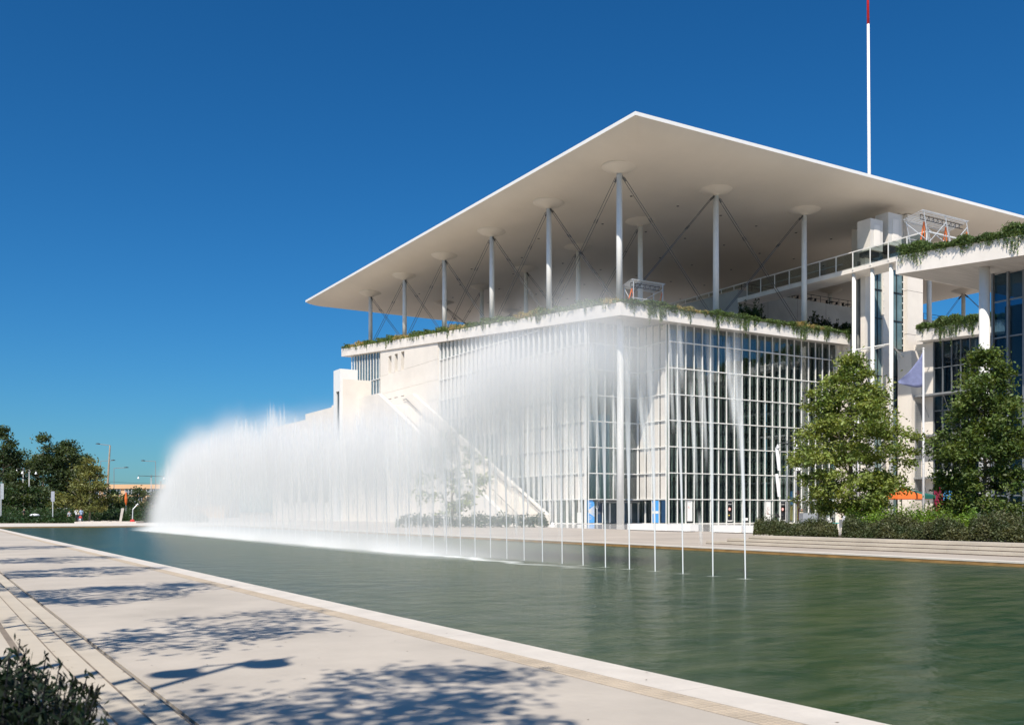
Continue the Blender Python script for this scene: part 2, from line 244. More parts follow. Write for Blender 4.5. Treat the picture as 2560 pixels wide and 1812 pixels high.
# ------------------------------------------------------------------ ground, pool, paving
def shx(x, y): return x-.012*(y-5)                       # the near kerb runs a touch off the building's axis
W0 = -.14; FARX, FARY = 26.6, 104.5
struct('ground', MB().sheet([(-3000, -3000, -1.2), (3000, -3000, -1.2), (3000, 3000, -1.2), (-3000, 3000, -1.2)]), 'ground')
struct('pool_floor', MB().sheet([(-5, -40, -.9), (27.2, -40, -.9), (27.2, 105, -.9), (-5, 105, -.9)]), 'stain')
def water_material():
    m = bpy.data.materials.new('pool_water'); t, ns, L = nodes(m); p = ns['Principled BSDF']; g = N(t, 'ShaderNodeNewGeometry'); pos = g.outputs['Position']
    mp = N(t, 'ShaderNodeMapping'); mp.inputs['Rotation'].default_value = (0, 0, math.radians(31)); mp.inputs['Scale'].default_value = (.6, 1.9, 1); L.new(pos, mp.inputs[0])
    n1 = N(t, 'ShaderNodeTexNoise'); n1.inputs['Scale'].default_value = 1.25; n1.inputs['Detail'].default_value = 9; n1.inputs['Roughness'].default_value = .66; n1.inputs['Distortion'].default_value = .6; L.new(mp.outputs[0], n1.inputs[0])
    n2 = N(t, 'ShaderNodeTexNoise'); n2.inputs['Scale'].default_value = .11; n2.inputs['Detail'].default_value = 2; L.new(mp.outputs[0], n2.inputs[0])
    c = N(t, 'ShaderNodeValToRGB'); e = c.color_ramp.elements; e[0].position = .40; e[0].color = (.008, .036, .013, 1); e[1].position = .62; e[1].color = (.085, .105, .055, 1)
    L.new(n1.outputs[0], c.inputs[0])
    c2 = N(t, 'ShaderNodeValToRGB'); e = c2.color_ramp.elements; e[0].position = .4; e[0].color = (.030, .060, .014, 1); e[1].position = .62; e[1].color = (.010, .042, .024, 1); L.new(n2.outputs[0], c2.inputs[0])
    mx = N(t, 'ShaderNodeMixRGB'); mx.inputs[0].default_value = .42; L.new(c.outputs[0], mx.inputs[1]); L.new(c2.outputs[0], mx.inputs[2])
    # foam that lies where the spray falls back, along the row of jets
    sp = N(t, 'ShaderNodeSeparateXYZ'); L.new(pos, sp.inputs[0])
    def mth(op, a, b=None, clamp=False):
        q = N(t, 'ShaderNodeMath', operation=op); q.use_clamp = clamp
        for i, vv in enumerate((a, b)):
            if vv is None: continue
            if isinstance(vv, (int, float)): q.inputs[i].default_value = vv
            else: L.new(vv, q.inputs[i])
        return q.outputs[0]
    n3 = N(t, 'ShaderNodeTexNoise'); n3.inputs['Scale'].default_value = .5; n3.inputs['Detail'].default_value = 4; L.new(pos, n3.inputs[0])
    d = mth('ABSOLUTE', mth('ADD', mth('SUBTRACT', sp.outputs[0], 15.5), mth('MULTIPLY', mth('SUBTRACT', n3.outputs[0], .5), 2.2)))
    wide = mth('ADD', .22, mth('MULTIPLY', mth('SUBTRACT', sp.outputs[1], 27), .009))
    f = mth('SUBTRACT', 1, mth('DIVIDE', d, mth('MULTIPLY', wide, 2.0)), True)
    y0 = mth('MULTIPLY', mth('SUBTRACT', sp.outputs[1], 20.5), .11, True); y1 = mth('MULTIPLY', mth('SUBTRACT', 87, sp.outputs[1]), .25, True)
    foam = mth('MULTIPLY', mth('MULTIPLY', mth('POWER', f, .8), y0), y1)
    fq = mth('MULTIPLY', mth('SUBTRACT', mth('FRACT', mth('ADD', mth('DIVIDE', mth('SUBTRACT', sp.outputs[1], 16.7), 1.11), .5)), .5), 1.11); dx = mth('SUBTRACT', sp.outputs[0], 16.36)
    rr = mth('SQRT', mth('ADD', mth('MULTIPLY', fq, fq), mth('MULTIPLY', dx, dx))); sp_ = mth('MULTIPLY', mth('SUBTRACT', 1, mth('DIVIDE', rr, mth('ADD', .02, mth('MULTIPLY', n1.outputs[0], .42))), True), .3)
    inrow = mth('MULTIPLY', mth('GREATER_THAN', sp.outputs[1], 16.2), mth('LESS_THAN', sp.outputs[1], 84))
    foam = mth('MAXIMUM', foam, mth('MULTIPLY', sp_, inrow)); fm = mth('MULTIPLY', foam, mth('ADD', .75, mth('MULTIPLY', n1.outputs[0], .6)), True)
    m3 = N(t, 'ShaderNodeMixRGB'); L.new(fm, m3.inputs[0]); L.new(mx.outputs[0], m3.inputs[1]); m3.inputs[2].default_value = (.80, .82, .82, 1)
    L.new(m3.outputs[0], p.inputs['Base Color']); L.new(mth('ADD', .24, mth('MULTIPLY', fm, .6)), p.inputs['Roughness'])
    p.inputs['IOR'].default_value = 1.33; p.inputs['Specular IOR Level'].default_value = 0
    b = N(t, 'ShaderNodeBump'); b.inputs['Strength'].default_value = .28; b.inputs['Distance'].default_value = .16
    mp2 = N(t, 'ShaderNodeMapping'); mp2.inputs['Scale'].default_value = (1, 1, 1); L.new(pos, mp2.inputs[0])
    n4 = N(t, 'ShaderNodeTexNoise'); n4.inputs['Scale'].default_value = 1.6; n4.inputs['Detail'].default_value = 5; L.new(mp2.outputs[0], n4.inputs[0])
    L.new(n4.outputs[0], b.inputs['Height']); L.new(b.outputs[0], p.inputs['Normal'])
    gl = N(t, 'ShaderNodeBsdfGlossy'); gl.inputs['Roughness'].default_value = .2; L.new(b.outputs[0], gl.inputs['Normal']); lw = N(t, 'ShaderNodeLayerWeight'); lw.inputs[0].default_value = .5; L.new(b.outputs[0], lw.inputs['Normal'])
    fac = mth('MULTIPLY', mth('ADD', .02, mth('MULTIPLY', mth('POWER', lw.outputs['Facing'], 4.0), .46)), mth('SUBTRACT', 1, fm)); ms = N(t, 'ShaderNodeMixShader'); L.new(fac, ms.inputs[0]); L.new(p.outputs[0], ms.inputs[1]); L.new(gl.outputs[0], ms.inputs[2])
    L.new(ms.outputs[0], [n for n in ns if n.type == 'OUTPUT_MATERIAL'][0].inputs[0]); return m
M['water'] = water_material()
struct('water', MB().sheet([(0, -40, W0), (FARX+.1, -40, W0), (FARX+.1, FARY+.1, W0), (0, FARY+.1, W0)]), 'water')
# near side: concrete promenade, tactile strip, coping, gutter and steps
E, T0, T1, GU = 5.57, 4.81, 5.08, 1.55
ys = [-6, 4, 24, 60, 112]
def strip_poly(xa, xb, y0=-6, y1=112): return [(shx(xa, y0), y0), (shx(xb, y0), y0), (shx(xb, y1), y1), (shx(xa, y1), y1)]
struct('promenade', MB().prism(strip_poly(GU, T0-.006), -1, 0), 'paving')
struct('strip_bed', MB().prism(strip_poly(T0-.004, T1+.004), -1, -.02), 'joint')
tm = MB().box(-.133, .133, -.197, .197, -.02, .001)
for i in range(4):
    for j in range(6):
        cx_, cy_ = -.1+i*.0667, -.165+j*.066; tm.hexa([(cx_-.02, cy_-.02, .001), (cx_+.02, cy_-.02, .001), (cx_+.02, cy_+.02, .001), (cx_-.02, cy_+.02, .001)], [(cx_-.012, cy_-.012, .007), (cx_+.012, cy_-.012, .007), (cx_+.012, cy_+.012, .007), (cx_-.012, cy_+.012, .007)])
tme = tm.mesh('tactile_tile', 'tactile'); ts = empty('tactile_strip', (0, 0, 0), kind='structure')
for i in range(150):
    y = 2+i*.4; o = link('tactile_tile', tme, ts, (shx((T0+T1)/2, y), y, 0)); o.rotation_euler[2] = .012
far = MB(); far.prism(strip_poly(T0, T1, 62, 112), -.02, .001); far.build('tactile_band', 'tactile', ts)
cb = empty('pool_coping', (0, 0, 0), kind='structure'); cm = MB().hexa([(-.238, -.996, -1), (.238, -.996, -1), (.238, .996, -1), (-.238, .996, -1)], [(-.238, -.996, .0), (.232, -.996, 0), (.232, .996, 0), (-.238, .996, 0)]).mesh('coping_stone', 'coping')
for i in range(55):
    y = -3+i*2; o = link('coping_stone', cm, cb, (shx((T1+E)/2+.004, y), y, rnd.uniform(-.001, .001))); o.rotation_euler[2] = .012
struct('gutter', MB().prism(strip_poly(1.405, GU), -1, -.03), 'joint')
gg = MB()
for i in range(500):
    y = 2+i*.05; gg.box(shx(1.42, y), shx(1.54, y), y, y+.016, -.03, -.014)
tag(gg.build('gutter_grate', 'greymetal'), 'narrow dark drain grate along the foot of the steps', 'drain')
edges = [1.39, 1.083, .805, .53, .05]
st = empty('steps', (0, 0, 0), kind='structure')
for k in range(4):
    z = .12*(k+1); L_ = 2.6; base = MB().hexa([(-.5*(edges[k]-edges[k+1])-.02, -L_/2+.003, -.1), (.5*(edges[k]-edges[k+1])-.001, -L_/2+.003, -.1), (.5*(edges[k]-edges[k+1])-.001, L_/2-.003, -.1), (-.5*(edges[k]-edges[k+1])-.02, L_/2-.003, -.1)],
        [(-.5*(edges[k]-edges[k+1])-.02, -L_/2+.003, 0), (.5*(edges[k]-edges[k+1])-.006, -L_/2+.003, 0), (.5*(edges[k]-edges[k+1])-.006, L_/2-.003, 0), (-.5*(edges[k]-edges[k+1])-.02, L_/2-.003, 0)]).mesh('step_slab', 'tread')
    for i in range(22):
        y = -1+i*L_+k*.7; o = link('step_slab', base, st, (shx((edges[k]+edges[k+1])/2, y), y, z)); o.rotation_euler[2] = .012
    nw = (.012, .014, .01, .045)[k]; MB().prism([(shx(edges[k]-.006-nw, -6), -6), (shx(edges[k]-.006, -6), -6), (shx(edges[k]-.006, 112), 112), (shx(edges[k]-.006-nw, 112), 112)], z-.02, z+.0025).build('step_shade_line', 'edge_shade', st)  # dark strip along the tread edge, shading put in as colour
    MB().prism([(shx(edges[k+1]-.05, y), y) if s else (shx(edges[k]-.012, y), y) for s, y in ((1, -6), (0, -6), (0, 112), (1, 112))], -1, z-.1).build('step_core', 'joint', st)
    MB().prism([(shx(edges[k+1]-.02, y), y) if s else (shx(edges[k]-.004, y), y) for s, y in ((1, 57), (0, 57), (0, 112), (1, 112))], -.5, z).build('step_run', 'tread', st)
struct('planting_bed', MB().prism(strip_poly(-9, .05), -1, .40), 'soil')
# far bank and the plaza
struct('plaza', MB().box(FARX+.55, 420, -60, 420, -1, 0), 'plaza'); struct('far_bank', MB().box(-260, FARX+.5, FARY+.6, 420, -1, -.003), 'plaza')
mk = MB().box(0, .548, -1.246, 1.246, -.04, .004).mesh('kerb_stone', 'coping'); kb = empty('far_kerb', (0, 0, 0), kind='structure')
for i in range(50): link('kerb_stone', mk, kb, (FARX, -15+i*2.5, 0))
mk2 = MB().box(-1.246, 1.246, 0, .598, -.04, .004).mesh('kerb_stone', 'coping')
for i in range(14): link('kerb_stone', mk2, kb, (FARX-1.3-i*2.5, FARY, 0))
struct('pool_wall', MB().box(FARX+.012, FARX+.5, -40, FARY, -.9, -.042).box(-9, FARX, FARY+.012, FARY+.55, -.9, -.042), 'stain')
struct('bank_slope', MB().hexa([(-30, FARY+.6, -.1), (36, FARY+.6, -.1), (36, FARY+9, -.1), (-30, FARY+9, -.1)], [(-30, FARY+.6, .002), (36, FARY+.6, .002), (36, FARY+9, .16), (-30, FARY+9, .16)]), 'coping')
# wet, polished floor between the planters and the glass hall
M['wet'] = mat('wet_stone_floor', (.66, .63, .60), .12, .12, .8, .15, spec=.6, bscale=1.2)
struct('entrance_floor', MB().box(47.5, 66, 46, 99, -.1, .006).box(66, 100, 46, 84.9, -.1, .006).box(66, 71.2, 84.9, 90.2, -.1, .006), 'wet')
# long low terrace steps on the right bank
tr_ = empty('terrace_steps', (0, 0, 0), kind='structure')
for k in range(3):
    z = .13*(k+1); x0 = 29.6+k*.42
    sm = MB().box(-.0, .9 if k < 2 else 1.0, -1.995, 1.995, -.128, 0).mesh('terrace_slab', 'tread')
    for i in range(11): link('terrace_slab', sm, tr_, (x0, 30.6-k*.9-4*i, z))
    MB().box(x0-.004, x0+.1, -12, 32.6-k*.9, z-.13, z-.1).build('painted_shadow_line', 'joint', tr_)  # dark strip painting in the shadow line under each step edge
struct('bed_soil', MB().box(31.45, 47, -14, 30.5, -.1, .36), 'soil')

# ------------------------------------------------------------------ the opera house
def zbot(y): return 22.68+.0843*(y-83.3)
def ztop(y): return zbot(y)+1.4
opera = empty('opera_house', (64, 85, 0), label='white glass walled opera house with a vast thin canopy on slim columns, behind the fountain', cat='building')
X0, Y0 = 63.4, 83.3
MB().extr_x([(Y0, zbot(Y0)), (167, zbot(167)), (167, ztop(167)), (Y0, ztop(Y0))], X0, 100.2).build('terrace_slab', 'fascia', opera)
sf = MB()                                                    # board marked soffit set 3 mm below the slab
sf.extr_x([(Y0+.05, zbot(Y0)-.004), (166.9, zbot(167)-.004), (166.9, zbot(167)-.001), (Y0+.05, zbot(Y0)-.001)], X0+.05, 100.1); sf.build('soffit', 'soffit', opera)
# canopy: a thin edged sheet, deeper towards the middle
CX0, CX1, CY0, CY1, ZE = 59.7, 159.7, 76, 176, 41.25
me = MB(); n = 110
def cpos(i): f = i/n; return .5-.5*math.cos(math.pi*f) if 0 < i < n else float(f)
def under(x, y):
    d = min(x-CX0, CX1-x, y-CY0, CY1-y); return ZE-.32-1.4*(1-math.exp(-max(0, d)/1.9))
pts = [(CX0+(CX1-CX0)*cpos(i), CY0+(CY1-CY0)*cpos(j)) for j in range(n+1) for i in range(n+1)]
me.add([(x, y, under(x, y)) for x, y in pts], [(j*(n+1)+i, (j+1)*(n+1)+i, (j+1)*(n+1)+i+1, j*(n+1)+i+1) for j in range(n) for i in range(n)])
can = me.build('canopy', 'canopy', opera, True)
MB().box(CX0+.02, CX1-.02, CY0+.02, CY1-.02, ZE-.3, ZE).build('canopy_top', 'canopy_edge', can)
ed = MB()
for a in ((CX0-.03, CX0+.02, CY0-.03, CY1+.03), (CX1-.02, CX1+.03, CY0-.03, CY1+.03), (CX0+.02, CX1-.02, CY0-.03, CY0+.02), (CX0+.02, CX1-.02, CY1-.02, CY1+.03)): ed.box(*a, ZE-.34, ZE+.03)
ed.build('canopy_edge', 'canopy_edge', can)
lm = MB().tube((0, 0, 0), (0, 0, -.05), .16, .16, 8).mesh('recessed_light', 'darkmetal')
for i in range(7):
    for j in range(7):
        x, y = 72+i*14.3*.5+rnd.uniform(-.5, .5)+(j % 2)*3.5, 93+j*10+rnd.uniform(-.6, .6); link('recessed_light', lm, can, (x, y, under(x, y)-.01))
CT = 38.95; C0 = (65.0, 85.6); SPC = 14.3
cols = {}
for i in range(6): cols[(i, 0)] = (C0[0], C0[1]+SPC*i)
for i in range(1, 6): cols[(i, 1)] = (C0[0]+SPC, C0[1]+SPC*i)
cols[(5, 2)] = (C0[0]+2*SPC, C0[1]+SPC*5); cols[(4, 2)] = (C0[0]+2*SPC, C0[1]+SPC*4)
cols[(0, 1)] = (C0[0]+SPC, C0[1]); cols[(0, 2)] = (C0[0]+2*SPC+.6, C0[1]); cols[(0, 3)] = (107, 86.2); cols[(0, 4)] = (122, 87.7)
cols[(0, 6)] = (152, 88.3); cols[(1, 6)] = (152, 102.6); cols[(2, 6)] = (152, 117); cols[(2, 5)] = (132, 114.2); cols[(3, 6)] = (152, 131.3)
for (i, j), (x, y) in cols.items():
    zb = ztop(y)-.1 if x < 100 else 24.2; zu = under(x, y)
    o = MB().tube((x, y, zb), (x, y, CT), .36, .32, 20).build('canopy_column', 'white', opera, True)
    R = 1.95; R = 2.0; prof = [(.36, CT-zu), (.5, CT-zu+.02)]+[(R*f, (CT-zu+.02)*(1-f*f)**.95+.012*f) for f in (.4, .5, .6, .7, .8, .87, .93, .97, 1)]+[(R+.01, .5)]
    MB().lathe([(.34, CT-zu-.1)]+prof, (x, y, zu), 28).build('column_head', 'canopy', o, True)
# paired tie rods crossing between neighbouring columns
def rods(a, b):
    A, B = cols[a], cols[b]; d = Vector((B[0]-A[0], B[1]-A[1], 0)).normalized(); nrm = Vector((-d.y, d.x, 0))
    for P, Q, s in ((A, B, 1), (B, A, -1)):
        mb = MB(); zq = (ztop(Q[1]) if Q[0] < 100 else 24.4)+.1
        for off in (-.17, .17):
            p = Vector((P[0], P[1], CT-.35))+d*s*.55+nrm*off; q = Vector((Q[0], Q[1], zq))-d*s*.5+nrm*off; mb.tube(p, q, .036, .036, 5)
            mid = p.lerp(q, .28); mb.tube(mid, mid+(q-p).normalized()*.5, .07, .07, 6)
        mb.tube(Vector((P[0], P[1], CT-.1))+d*s*.2, Vector((P[0], P[1], CT-.75))+d*s*.85, .13, .1, 6)
        mb.build('tie_rod', 'cable', opera)
for k in range(5): rods((k, 0), (k+1, 0))
rods((0, 0), (0, 1)); rods((0, 1), (0, 2)); rods((1, 1), (2, 1)); rods((2, 1), (3, 1)); rods((4, 1), (5, 1)); rods((5, 1), (5, 2)); rods((0, 6), (1, 6)); rods((1, 6), (2, 6))
# corner column under the slab
MB().tube((65.6, 86.2, 0), (65.6, 86.2, zbot(86)+.05), .42, .36, 24).build('corner_column', 'white', opera, True)
# glass walls
ROWS = [2.85+3*k for k in range(8)]                          # transom heights
def facade(name, ax, fixed, u0, u1, out, panel=lambda u, z0, z1: False, mod=1.25, edge0=True, top=None, reveal=.5, mm='white', gm='glass', mull=(.065, .15), fins=True, rows=None, part=opera):
    """curtain wall in the plane ax = fixed from u0 to u1; out is the sign of the outer side"""
    F = empty(name, (fixed, u0, 0) if ax == 'x' else (u0, fixed, 0)); loc = Vector(F.location); F.parent = part; F.location = loc-part.location
    nmod = max(1, round((u1-u0)/mod)); mod = (u1-u0)/nmod; tp = top or (lambda u: (zbot(u) if ax == 'x' else zbot(fixed))-.006)
    rr = rows or ROWS
    def bx(mb, a0, a1, b0, b1, z0, z1):                      # a: across the wall (outwards +), b: along it
        lo, hi = sorted((fixed+out*a0, fixed+out*a1))
        return mb.box(lo, hi, b0, b1, z0, z1) if ax == 'x' else mb.box(b0, b1, lo, hi, z0, z1)
    cache = {}
    for k in range(nmod+1):
        u = u0+k*mod; bx(MB(), .012, mull[1], u-mull[0]/2, u+mull[0]/2, 0.07, tp(u)).build('mullion', mm, F)
        if fins and k < nmod:
            for q, dpt in ((.2, .40), (.5, .7), (.8, .5)):
                uu = u+mod*q; bx(MB(), -dpt-.16, -dpt, uu-.035, uu+.035, 0.1, tp(uu)-.05).build('inner_fin', 'intfin', F)
    for z in rr:
        if z < tp(u0)-.3 or z < tp(u1)-.3:
            ua = u0 if z < tp(u0)-.3 else u0+(u1-u0)*.0
            for k in range(nmod):
                u = u0+k*mod
                if z > tp(u)-.25: continue
            # one transom per row, broken only where the slab cuts it off
            ks = [k for k in range(nmod) if z < tp(u0+k*mod)-.25]
            if ks: bx(MB(), .014, .20, u0+ks[0]*mod, u0+(ks[-1]+1)*mod, z-.05, z+.05).build('transom', mm, F)
    bx(MB(), -.1, .16, u0, u1, 0, .09).build('sill', mm, F)
    for k in range(nmod):
        u = u0+k*mod+.06; v = u0+(k+1)*mod-.06; zs = [.1]+[z+.055 for z in rr]; ze = [z-.055 for z in rr]+[99]
        for a, b in zip(zs, ze):
            b = min(b, tp(u), tp(v))
            if b-a < .25: continue
            pn = panel((u+v)/2, a, b)
            if pn: bx(MB(), -.06, .03, u+.07, v-.17, a+.015, b-.015).build('panel', 'offwhite', F); continue
            bx(MB(), -.004, .008, u, v, a, b).build('pane', gm, F)
    return F
def stair_z(y): return max(0, min(18.4, (y-98)*.5))
def left_panel(y, a, b):
    zc = (a+b)/2
    if a > 23.5 or a < 1: return False
    if y < 108 and a > 20.5: return False
    if y > 149: return False
    if b < stair_z(y)+3.4: return False
    if zc < stair_z(y)+4.2 and y > 99: return False
    return True
facade('left_glass_wall', 'x', 64.1, 90.6, 127.9, -1, left_panel, mull=(.085, .3))
facade('far_glass_wall', 'x', 64.1, 149.7, 163.5, -1, left_panel)
facade('right_glass_wall', 'y', 85.1, 71.6, 99.4, -1)
facade('notch_glass_wall', 'y', 90.6, 64.3, 71.4, -1)
facade('notch_panel_wall', 'x', 71.55, 85.35, 90.4, -1, lambda u, a, b: a > 1 and u < 90.2, fins=False)
# solid banded wall with slit windows
bands = [0]+[z for z in (3, 6, 9, 12, 15, 18, 21, 24)]
solid = empty('solid_wall', (63.6, 128, 0)); solid.parent = opera; solid.location = Vector((63.6, 128, 0))-opera.location
slit = []
for px in (974.8, 990.2, 1006.6):
    y, Y = onX(px, 63.6); slit.append(y)
for k, z in enumerate(bands):
    z1 = bands[k+1]-.03 if k < 8 else None
    holes = [(y-.62, y+.62, z+.0, z+2.9) for y in slit] if z in (24,) else [(y-.62, y+.62, z-.2, z+1.9) for y in slit] if z == 18 else []
    if z1:
        grid_wall(MB(), 'x', 63.6, 64.6, 128, 149.5, z, z1, [h if h[2] >= z else (h[0], h[1], z, h[3]) for h in holes]).build('wall_band', 'concrete', solid)
    else:
        mb = MB(); cuts = sorted({128, 149.5, *[h[0] for h in holes], *[h[1] for h in holes]})
        for a, b in zip(cuts[:-1], cuts[1:]):
            inh = any(h[0] < (a+b)/2 < h[1] for h in holes); zb_ = 26.9 if inh else z
            mb.hexa([(63.6, a, zb_), (64.6, a, zb_), (64.6, b, zb_), (63.6, b, zb_)], [(63.6, a, zbot(a)-.004), (64.6, a, zbot(a)-.004), (64.6, b, zbot(b)-.004), (63.6, b, zbot(b)-.004)])
        mb.build('wall_band', 'concrete', solid)
for y in slit:
    for z0_, z1_ in ((24, 26.9), (18, 19.9)):
        wn = MB().box(64.2, 64.3, y-.61, y+.61, z0_+.01, z1_-.01).build('slit_window', 'mullgrey', solid)
        MB().box(64.16, 64.19, y-.55, y+.55, z0_+.08, z1_-.08).build('pane', 'bluepane', wn)
# rooms behind the glass: back walls, floors, stair flights
MB().box(70, 70.3, 91.5, 127.8, 0, 26).box(70, 70.3, 150, 163.6, 0, 29).build('inner_wall', 'interior', opera)
MB().box(74, 99, 97, 97.3, 0, 23.6).box(99.45, 99.6, 86, 97, 0, 23.6).build('inner_wall', 'interior', opera)
for z in (5.85, 11.85, 17.85):
    MB().box(72.8, 99.3, 91.5, 96.9, z-.35, z).box(72.8, 80, 87.6, 91.5, z-.35, z).build('floor_slab', 'intfloor', opera)
for k in range(4):
    z = .05+5.9*k; q = MB()
    for s in range(16):
        x = 92-s*.62; q.box(x-.62, x, 88.2, 90.6, z+s*.37, z+s*.37+.16)
    q.tube((92, 88.1, z+1), (82.1, 88.1, z+6.9), .05, .05, 6); q.tube((92, 90.7, z+1), (82.1, 90.7, z+6.9), .05, .05, 6)
    q.build('stair_flight', 'greymetal', opera)
MB().box(64.9, 71.4, 99, 99.2, 0, 22.5).build('inner_wall', 'interior', opera)
# entrance doors and their shallow canopies in the notch
for x0 in (65.9, 69.0):
    d = MB().box(x0, x0+2.3, 90.1, 90.58, 2.45, 2.62).build('door_hood', 'greymetal', opera)
    for k in range(2):
        q = MB().box(x0+.1+k*1.1, x0+1.14+k*1.1, 90.18, 90.24, .1, 2.4).build('door', 'darkglass', opera)
        MB().box(x0+.1+k*1.1, x0+.18+k*1.1, 90.12, 90.175, .1, 2.4).box(x0+1.06+k*1.1, x0+1.14+k*1.1, 90.12, 90.175, .1, 2.4).build('door_frame', 'white', q)
hood = MB().prism([(64.9, 90.55), (65.6, 88.6), (68.3, 87.9), (71.3, 88.5), (71.3, 90.55)], 2.62, 2.74); hood.build('entrance_hood', 'darkmetal', opera)
# pale wall from the glass to the lift tower, terrace volume under the canopy
MB().box(99.5, 104.6, 84.6, 85.4, 0, zbot(85)-.02).box(99.5, 104.6, 84.5, 84.59, 18.2, 18.5).build('end_wall', 'concrete', opera)
MB().box(100.25, 106.5, 83.5, 90, 21.4, 23.9).build('link_slab', 'fascia', opera)
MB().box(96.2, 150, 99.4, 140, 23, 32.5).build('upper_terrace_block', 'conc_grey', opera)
jl = MB()
for z in (26, 29): jl.box(96.19, 150, 99.385, 99.398, z, z+.03)
for x in range(102, 150, 6): jl.box(x, x+.03, 99.383, 99.396, 24, 32.5)
jl.build('shutter_joint', 'joint', opera)
tr2 = MB()
for x in np.arange(97, 148, 2.0): tr2.box(x-.03, x+.03, 99.5, 99.56, 32.5, 33.5)
tr2.box(97, 148, 99.5, 99.56, 33.46, 33.52).box(97, 148, 99.5, 99.54, 33.0, 33.03); tr2.build('terrace_railing', 'darkmetal', opera)
# bridge with glass balustrade
BX = 96.0; yb = 69.3
brd = MB().box(BX, BX+3.4, yb, 99.3, 30.62, 31.2).build('footbridge', 'fascia', opera)
MB().box(BX-.12, BX-.005, yb-.12, 126, 33.02, 33.12).box(BX-.12, BX+6, yb-.12, yb-.005, 33.02, 33.12).box(BX+3.4, BX+3.5, 84, 99, 33.02, 33.12).build('handrail', 'white', brd)
ys_ = list(np.arange(yb, 126, 2.55))
for y in ys_:
    zb_ = 31.2 if y < 99.3 else 32.5
    MB().box(BX-.11, BX-.02, y-.05, y+.05, zb_-.3 if y < 99 else zb_, 33.02).build('baluster', 'white', brd)
for y, y2 in zip(ys_[:-1], ys_[1:]):
    zb_ = 31.25 if y2 < 99.3 else 32.52
    MB().box(BX-.075, BX-.06, y+.08, y2-.08, zb_, 32.95).build('balustrade_pane', 'bal', brd)
for px in (2135, 2181, 2228):
    y, Y = onX(px, BX+.5); MB().tube((BX+.5, y, 0), (BX+.5, y, 30.62), .24, .24, 14).build('bridge_column', 'white', opera, True)
yc = [onX(px, BX+.5)[0] for px in (2135, 2181, 2228)]
for z in (21.2, 11.5):
    q = MB(); q.tube((BX+.5, yc[0], z), (BX+.5, yc[2], z+.0), .09, .09, 8)
    for y in yc: q.tube((BX+.5, y, z), (99.2, 80.3, z+.05), .07, .07, 8)
    q.tube((BX+.5, yc[2], z), (106.5, 79.9, z-.5), .09, .09, 8); q.build('bridge_strut', 'white', opera)
# lift tower
lt = empty('lift_tower', (99, 80, 0)); lt.parent = opera; lt.location = Vector((99, 80, 0))-opera.location
HT = 39.6
def lift_box(px0, px1, y, dy, z0, z1, nm, m, par=lt):
    x0, _ = onY(px0, y); x1, _ = onY(px1, y); return MB().box(x0, x1, y, y+dy, z0, z1).build(nm, m, par)
lift_box(2163, 2176, 80, .7, 0, 33.2, 'pier', 'concrete'); lift_box(2208, 2223, 80, .7, 0, 33.2, 'pier', 'concrete')
x0, _ = onY(2257, 80.6); x1, _ = onY(2307, 80); MB().box(105.95, 110.0, 80.6, 88, 0, HT).box(106.9, 110.0, 80, 80.598, 0, HT).build('pier', 'concrete', lt)
jm = MB()
for z in (13, 18.5, 24.2, 29.8): jm.box(106.88, 110.01, 79.99, 80.5, z, z+.03)
jm.build('shutter_joint', 'joint', lt)
for a, b, nm in ((2177, 2207, 1), (2224, 2256, 2)):
    x0, _ = onY(a, 80.25); x1, _ = onY(b, 80.25); zc = np.arange(0.5, 33, 3.6)
    for z in zc: MB().box(x0+.05, x1-.05, 80.25, 80.3, z+.04, z+3.5).build('shaft_pane', 'greenpane', lt)
    fr = MB()
    for z in zc: fr.box(x0, x1, 80.15, 80.34, z-.04, z+.04)
    for x in (x0, x0+(x1-x0)*.5, x1-.06): fr.box(x, x+.07, 80.13, 80.24, 0, 33)
    fr.build('shaft_frame', 'darkmetal', lt); MB().box(x0-.3, x1+.5, 81.9, 82.1, 0, 33).build('shaft_wall', 'interior', lt)
    if nm == 1: MB().box(x0+.1, x1-.1, 80.5, 81.7, 13.2, 15.0).build('lift_car', 'offwhite', lt); MB().box(x0+.1, x1-.1, 80.5, 81.7, 10.2, 13.15).build('lift_cab', 'greenpane', lt)
br = MB()
for z in np.arange(1, 33, .9):
    for px in (2176.5, 2207.5, 2223.5, 2256):
        x, _ = onY(px, 80.1); br.box(x-.05, x+.1, 79.95, 80.12, z, z+.12)
br.build('shaft_bracket', 'white', lt)
for a, b, c, zt, z_b in ((2176, 2207, 2216, 36.9, 33.5), (2221, 2254, 2300, 38.3, 34.6)):
    x0, _ = onY(a, 78.6); x1, _ = onY(b, 78.6); z1 = zz(545, onY(a, 78.6)[1]) if a < 2200 else zz(530, onY(a, 78.6)[1])
    hb = MB().box(x0, x1, 78.6, 80.55, z_b, z1).build('machine_housing', 'offwhite', lt)
    MB().box(x0+(x1-x0)*.3, x0+(x1-x0)*.75, 78.55, 78.6, z_b+.5, z1-.7).build('hatch', 'fascia', hb)
    MB().box(x0+.2, x1-.3, 78.9, 80.4, z_b-.6, z_b).build('hanger', 'darkmetal', hb)
